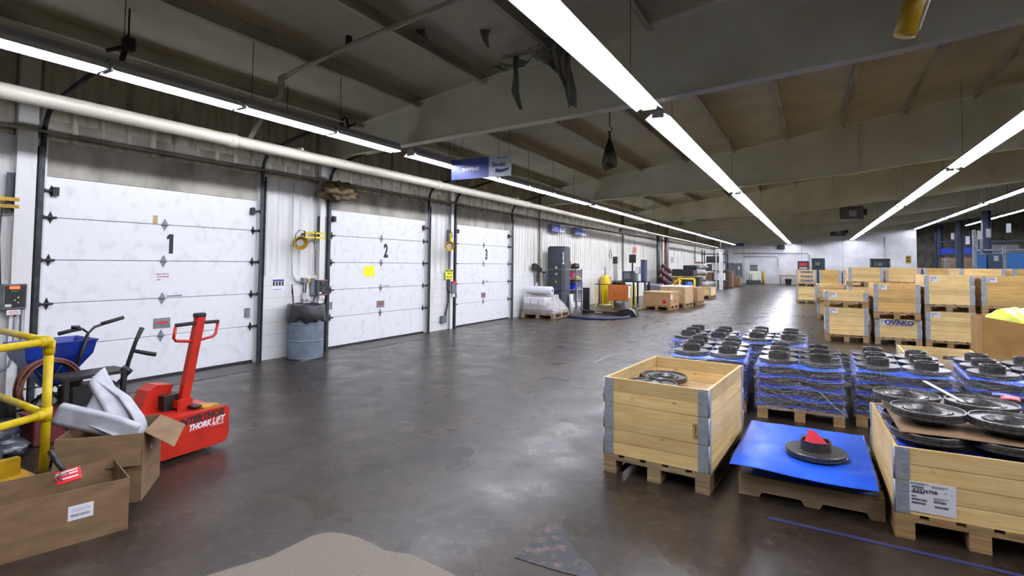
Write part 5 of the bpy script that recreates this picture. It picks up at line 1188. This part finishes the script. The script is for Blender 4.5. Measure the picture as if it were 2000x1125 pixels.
t = thing('blue_reel', 'dark blue reel behind the low pallet boxes', 'reel', (-5.55, 28.3, 0)); part('drum', MB().cyl((-.1, 0, .38), (.14, .1, .38), .38, 22), BLUED, t); part('hub', MB().cyl((.14, .1, .38), (.18, .12, .38), .12, 16), BLACK, t)
t = thing('dark_cart', 'black covered cart behind the blue reel', 'cart', (-5.8, 30.0, 0)); part('body', MB().bbox(-.4, .5, 0, .8, .12, 1.0, .03), BLACK, t)
for x in (-.3, .4): part('wheel', MB().cyl((x, 0, .08), (x+.05, 0, .08), .08, 12), RUBBER, t)
# low pallet boxes along the yellow line
MCARD = mat('carton_brown', (164, 130, 88), .75, col2=(146, 112, 74), nscale=4)
def pallet_box(name, loc, rz, w_, d_, h_, m_, lab, marks=True, palm=PALW, topm=None):
    p = thing('wooden_pallet', 'pallet under ' + lab, 'pallet', loc, rz, None); pallet_parts(p, w_, d_, palm)
    t = thing(name, lab, 'box', (loc[0], loc[1], .145), rz)
    part('box_body', MB().bbox(-w_/2, w_/2, 0, d_, 0, h_, .006), m_, t)
    if topm: part('lid', MB().box(-w_/2-.01, w_/2+.01, -.01, d_+.01, h_, h_+.03), topm, t)
    if marks:
        part('red_dot', MB().cyl((w_*.30, -.004, h_*.35), (w_*.30, -.001, h_*.35), .07, 16), REDP, t)
        q = w_/2; part('paper_label', MB().box(q+.001, q+.004, .1, .3, h_*.5, h_*.85), PAPER, t); part('red_dot', MB().cyl((q+.001, .7, h_*.4), (q+.004, .7, h_*.4), .08, 14), REDP, t)
pallet_box('carton', (-4.96, 19.65, 0), R(-3), .98, 1.15, .46, MCARD, 'large brown carton with red dots, foremost of the low pallet boxes', topm=CARDL)
pallet_box('pale_crate', (-4.75, 21.25, 0), R(-3), .95, 1.25, .62, CARDL, 'pale wooden box right behind the carton with red dots', marks=False, topm=PAPER)
pallet_box('carton', (-4.55, 23.0, 0), R(-3), .85, 1.1, .55, MCARD, 'brown carton third in the row of low pallet boxes', marks=False)
for (x, y, n, lab) in ((-4.95, 25.3, 2, 'pine collar crate with zinc corners by the row of low boxes'), (-4.75, 27.6, 2, 'last pine collar crate before the white post')):
    crate(lab, (x, y, 0), R(-3), n, [1], 'pine crates along the dock side', palm=PALG)
# piles further back
t = thing('cardboard_pile', 'broad pile of folded cardboard on pallets, far left', 'cardboard', (-6.7, 33.0, 0))
for k in range(7): part('layer', MB().bbox(-.95+.03*(k % 3), .75-.04*(k % 2), 0, 1.5, .14+k*.12, .24+k*.12, .02), CARD if k % 2 else CARDL, t)
part('pallet_base', MB().box(-.95, .8, 0, 1.5, 0, .14), PALG, t)
sm('black_cover', MB().bbox(-.75, .55, -.6, .6, .02, .42, .05).bbox(-.1, .7, -.4, .5, .42, .66, .04), BLACK, 'black flat packages on top of the cardboard pile', 'tarp', (-6.75, 33.8, .944))
t = thing('paper_stack', 'tall ragged stack of white and brown sheets beside the cardboard pile', 'paper stack', (-6.2, 35.2, 0))
for k in range(14): part('bundle', MB().bbox(-.35+.06*math.sin(k*2.1), .3+.08*math.cos(k*1.7), -.05*math.sin(k), .8, .1+k*.125, .2+k*.125, .02), [PAPER, CARD, PALEG][k % 3], t)
part('pallet_base', MB().box(-.4, .4, 0, .8, 0, .1), PALG, t)
t = thing('storage_rack', 'tall dark metal rack with shelves behind the paper stack', 'rack', (-7.0, 40.5, 0))
for x in (0, 1.6):
    for y in (0, .9): part('upright', MB().box(x, x+.07, y, y+.07, 0, 2.7), STEEL, t)
for z in (.5, 1.2, 1.8, 2.4): part('beam', MB().box(0, 1.67, -.02, .97, z, z+.06), STEEL, t)
for k, (x, z, w_, h_, m_) in enumerate(((.1, .56, .6, .55, CARD), (.9, .56, .6, .5, PAPER), (.1, 1.26, .5, .45, DKGREY), (.8, 1.26, .7, .4, PALEG), (.3, 1.86, .9, .4, BLACK), (.9, 2.46, .5, .3, PALEG))):
    sm('stored_box', MB().bbox(0, w_, 0, .7, 0, h_, .02), m_, ['brown box low left on the dark rack', 'white box low right on the dark rack', 'dark box on the middle shelf of the dark rack', 'pale box on the middle shelf of the dark rack', 'black bundle on the upper shelf of the dark rack', 'pale box topmost on the dark rack'][k], 'box', (-7.0+x, 40.6, z+.001))
for k, (x, y, w_, h_) in enumerate(((-6.2, 42.5, 1.0, 1.2), (-5.9, 44.5, 1.0, .8))):
    sm('stacked_carton', MB().bbox(0, w_, 0, .9, 0, h_, .03), CARD, ['tall brown carton behind the dark rack', 'lower brown carton near the white post'][k], 'box', (x, y, 0))
t = thing('white_post', 'white column guard post standing far down the dock side', 'post', (-5.45, 38.7, 0)); part('post', MB().box(-.10, .12, -.1, .1, 0, 2.55), WHITEP, t); part('side_rail', MB().box(-.32, -.26, -.1, .1, 0, 2.5), PALEG, t); part('conduit', MB().tube([(.0, 0, 2.55), (0, 0, 4.2)], .025, 6), PALEG, t)
# far end: electric cabinets, floor scrubber, bollard, bench
for x, lab in ((-7.0, 'left grey electrical cabinet at the far wall'), (-6.25, 'right grey electrical cabinet with white label at the far wall')):
    t = thing('electrical_cabinet', lab, 'electrical cabinet', (x, 53.6, .55)); part('cabinet', MB().bbox(0, .55, 0, .38, 0, 1.3, .02), MIDGREY, t); part('door_panel', MB().box(.03, .52, -.01, 0, .05, 1.25), MIDGREY, t)
    if x > -7: part('paper_label', MB().box(.2, .34, -.012, -.01, .7, 1.0), PAPER, t)
solo('wall_conduit', MB().tube([(-6.5, 53.9, 2.75), (-.5, 53.9, 2.75), (-.3, 53.9, 2.6), (-.3, 53.9, 1.3)], .03, 6), MIDGREY, 'long grey conduit along the far white wall', 'conduit')
solo('wall_conduit', MB().tube([(-5.6, 53.93, 2.45), (-2.85, 53.93, 2.45), (-2.75, 53.93, 2.35), (-2.75, 53.93, 1.45)], .022, 6), MIDGREY, 'shorter conduit ending in a white switch box on the far wall', 'conduit')
sm('switch_box', MB().bbox(-.1, .1, 0, .08, 0, .28, .01), PAPER, 'white switch box on the far wall', 'electrical box', (-2.75, 53.91, 1.2))
t = thing('floor_scrubber', 'beige ride-on floor scrubber parked at the far wall', 'floor scrubber', (-4.55, 51.4, 0), R(8))
part('body', MB().bbox(-.5, .5, 0, 1.3, .35, 1.15, .08), CREAM, t); part('front_panel', MB().bbox(-.28, .32, -.05, 0, .32, 1.08, .03), CREAM, t); part('bumper', MB().bbox(-.58, .58, -.12, .3, .05, .36, .03), BLACK, t); part('squeegee', MB().box(-.6, .6, -.2, -.12, .02, .12), BLACK, t)
part('canopy', MB().prism([(-.3, .1, 1.15), (.35, .1, 1.15), (.28, .1, 1.62), (-.25, .1, 1.62)], (0, .5, 0)), mat('scrubber_green', (86, 92, 78), .5), t); part('roof', MB().box(-.32, .34, .05, .7, 1.62, 1.68), BLACK, t)
for x in (-.14, .04): part('hose', MB().tube([(x-.2, -.1, .1), (x-.2, -.12, .9)], .03, 8), MIDGREY, t)
for x in (-.45, .45): part('wheel', MB().cyl((x-.05, .2, .15), (x+.05, .2, .15), .15, 16), RUBBER, t)
t = thing('yellow_bollard', 'yellow bollard right of the floor scrubber', 'bollard', (-3.85, 52.2, 0)); part('post', MB().cyl((0, 0, 0), (0, 0, 1.08), .11, 16), YELD, t); part('cap', MB().lathe([(.11, 1.08), (.08, 1.12), (0, 1.14)], n=16), YELD, t)
t = thing('wooden_bench', 'small wooden workbench at the far wall', 'workbench', (-1.9, 53.0, 0)); part('top', MB().box(-.75, .75, 0, .6, .74, .82), ORWOOD, t)
for x in (-.68, .62):
    for y in (.02, .52): part('leg', MB().box(x, x+.06, y, y+.06, 0, .74), PALG, t)
sm('waste_bin', MB().lathe([(0, 0), (.2, 0), (.26, .5), (.24, .5), (0, .45)], n=18), BLACK, 'black waste bin in front of the small workbench', 'bin', (-1.9, 52.6, 0))
# forklifts behind the crates
def forklift(loc, lab, w_=1.0, rack=True):
    t = thing('forklift', lab, 'forklift', loc)
    part('body', MB().bbox(-w_/2, w_/2, 0, 1.8, .25, 1.65, .08), GREENK, t); part('cab_window', MB().box(-w_*.3, w_*.1, -.02, 0, 1.68, 1.95), MIDGREY, t); part('cab_back', MB().box(-w_/2, w_/2, .3, .34, 1.65, 2.2), GREENK, t); part('counterweight', MB().bbox(-w_/2, w_/2, 1.4, 2.1, .3, 1.35, .1), BLACK, t)
    for x in (-w_/2+.05, w_/2-.05):
        for y in (.2, 1.3): part('roof_post', MB().tube([(x, y, 1.2), (x*.9, y+.1, 2.2)], .04, 6), GREENK, t)
    part('overhead_guard', MB().box(-w_/2, w_/2, .2, 1.5, 2.2, 2.28), GREENK, t); part('seat', MB().bbox(-.25, .25, .9, 1.3, 1.2, 1.65, .05), BLACK, t)
    for x in (-.25, .25): part('mast', MB().box(x-.05, x+.05, -.12, .0, .1, 2.15), GREENK, t)
    for x in (-w_/2, w_/2):
        for y in (.35, 1.5): part('wheel', MB().cyl((x-.1, y, .25), (x+.1, y, .25), .25, 18), RUBBER, t)
    for x in (-.3, .2): part('fork', MB().box(x, x+.1, -1.0, -.12, .05, .1), STEEL, t)
forklift((.35, 50.5, 0), 'dark green forklift behind the OVAKO crates', .95)
forklift((4.6, 51.0, 0), 'second dark forklift further right behind the crates', 1.3)
t = thing('charger_cabinet', 'black cabinet with red and white panel beside the left forklift', 'cabinet', (-.75, 51.8, 0)); part('cabinet', MB().bbox(-.42, .42, 0, .5, 0, 2.05, .02), BLACK, t); part('red_panel', MB().box(-.3, .3, -.01, 0, 1.65, 1.9), REDP, t); part('white_panel', MB().box(-.3, .3, -.01, 0, 1.38, 1.55), PALEG, t)
t = thing('wall_sign', 'small yellow sign near the right end of the far white wall', 'sign', (6.55, 53.98, 1.95)); part('panel', MB().box(0, .38, -.01, 0, 0, .62), YELD, t); part('black_print', MB().box(.08, .3, -.012, -.01, .1, .26).box(.08, .3, -.012, -.01, .36, .52), INK, t)
solo('wall_conduit', MB().tube([(5.2, 53.93, 4.1), (5.2, 53.93, .3)], .04, 6), PALEG, 'vertical pale conduit on the far wall near the yellow sign', 'conduit')
# annex: blue columns, racks, panels
for k, (x, y) in enumerate(((9.1, 42.2), (9.45, 51.0), (9.75, 59.8))):
    t = thing('blue_column', ['nearest dark blue steel column at the right', 'middle dark blue steel column at the right', 'farthest dark blue steel column by the end of the white wall'][k], 'column', (x, y, 0)); h_ = interp(FLANGE, x)-.02
    part('column', MB().box(-.2, .2, -.006, .006, .02, h_).box(-.2, -.18, -.19, .19, .02, h_).box(.18, .2, -.19, .19, .02, h_), COLB, t); part('base_plate', MB().box(-.28, .28, -.28, .28, 0, .02), COLB, t)
def rack(loc, L_, H_, lab, m_, levels, name='pallet_rack', d_=1.0):
    t = thing(name, lab, 'rack', loc)
    n_ = max(1, int(L_/2.5))
    for i in range(n_+1):
        for y in (0, d_): part('upright', MB().box(L_*i/n_-.05, L_*i/n_+.05, y, y+.08, 0, H_), m_, t)
    for z in levels: part('shelf', MB().box(0, L_, 0, d_, z, z+.1), m_, t)
    return t
rack((8.6, 53.4, 0), 6, 4.4, 'blue pallet rack behind the farthest blue column', COLB, (1.5, 2.6, 3.6))
for k, (x, z, w_, h_, m_, l_) in enumerate(((8.75, 1.6, 1.9, .8, PALG, 'wooden box on the lowest level of the far blue rack'), (8.75, 2.7, 1.0, .42, BLUED, 'left blue tote on the middle level of the far blue rack'), (10.0, 2.7, 1.4, .5, BLUED, 'right blue tote on the middle level of the far blue rack'), (11.6, 1.6, 1.8, .9, BLACKM, 'dark load low on the far blue rack'), (11.8, 2.7, 1.6, .7, MIDGREY, 'grey load on the middle level of the far blue rack'))):
    sm('stored_load', MB().bbox(0, w_, 0, .8, 0, h_, .03), m_, l_, 'box', (x, 53.5, z+.001))
rack((8.4, 40.0, 0), 5, 3.6, 'grey wire shelving between the nearest and middle blue columns', GALV, (.8, 1.6, 2.6))
for k, (x, z, w_, h_, m_, l_) in enumerate(((8.5, 1.7, 1.4, .4, MIDGREY, 'grey box left on the wire shelving'), (10.1, 1.7, 1.3, .7, BLACKM, 'dark box in the middle of the wire shelving'), (11.6, 1.7, 1.5, .4, CARD, 'brown box right on the wire shelving'))):
    sm('stored_load', MB().bbox(0, w_, 0, .8, 0, h_, .03), m_, l_, 'box', (x, 40.1, z+.001))
for k, (x, y, w_, h_, l_) in enumerate(((5.60, 27.5, .31, 2.15, 'left blue machine panel behind the crates at the right'), (6.57, 27.8, 1.7, 2.23, 'right blue machine panel behind the crates at the right edge'))):
    t = thing('machine_enclosure', l_, 'machine', (x, y, 0)); part('panel', MB().bbox(0, w_, 0, .6, 0, h_, .02), TEAL, t); part('rail', MB().box(0, w_, -.02, .6, h_, h_+.04), GALV, t)
t = thing('machine_enclosure', 'dark blue-grey machine cabinet between the two blue panels', 'machine', (5.98, 27.7, 0)); part('panel', MB().bbox(0, .54, 0, .6, 0, 2.2, .02), COLB, t); part('white_mark', MB().box(.2, .34, -.01, 0, 1.9, 2.1), PALEG, t)
for k, (x, y, h_) in enumerate(((5.48, 27.1, 3.1), (6.38, 27.2, 2.48), (5.1, 30.0, 2.05))):
    t = thing('fence_post', ['tall grey fence post left of the blue panels', 'grey fence post between the blue panels', 'short grey fence post before the wire mesh'][k], 'post', (x, y, 0)); part('post', MB().box(-.05, .05, -.05, .05, 0, h_), GALV, t); part('base_plate', MB().box(-.1, .1, -.1, .1, 0, .01), GALV, t)
for k, (x, y, z, m_) in enumerate(((5.63, 27.0, 2.72, PALEG), (5.93, 27.2, 2.8, PALEG), (6.38, 26.6, 2.95, SIGNW), (5.65, 29.0, 2.6, SIGNW), (6.4, 36.0, 3.1, PALEG))):
    t = thing('hanging_tag', ['white tag hanging above the left blue panel', 'white tag hanging in front of the nearest blue column', 'largest pale tag hanging at the right edge', 'pale tag hanging left of the blue columns', 'white tag hanging farthest back among the columns'][k], 'tag', (x, y, z)); part('card', MB().box(-.07, .07, 0, .01, 0, .34), m_, t); part('wire', MB().tube([(0, .005, .34), (0, .005, interp(ROOF, x)-z)], .006, 5), STEEL, t)
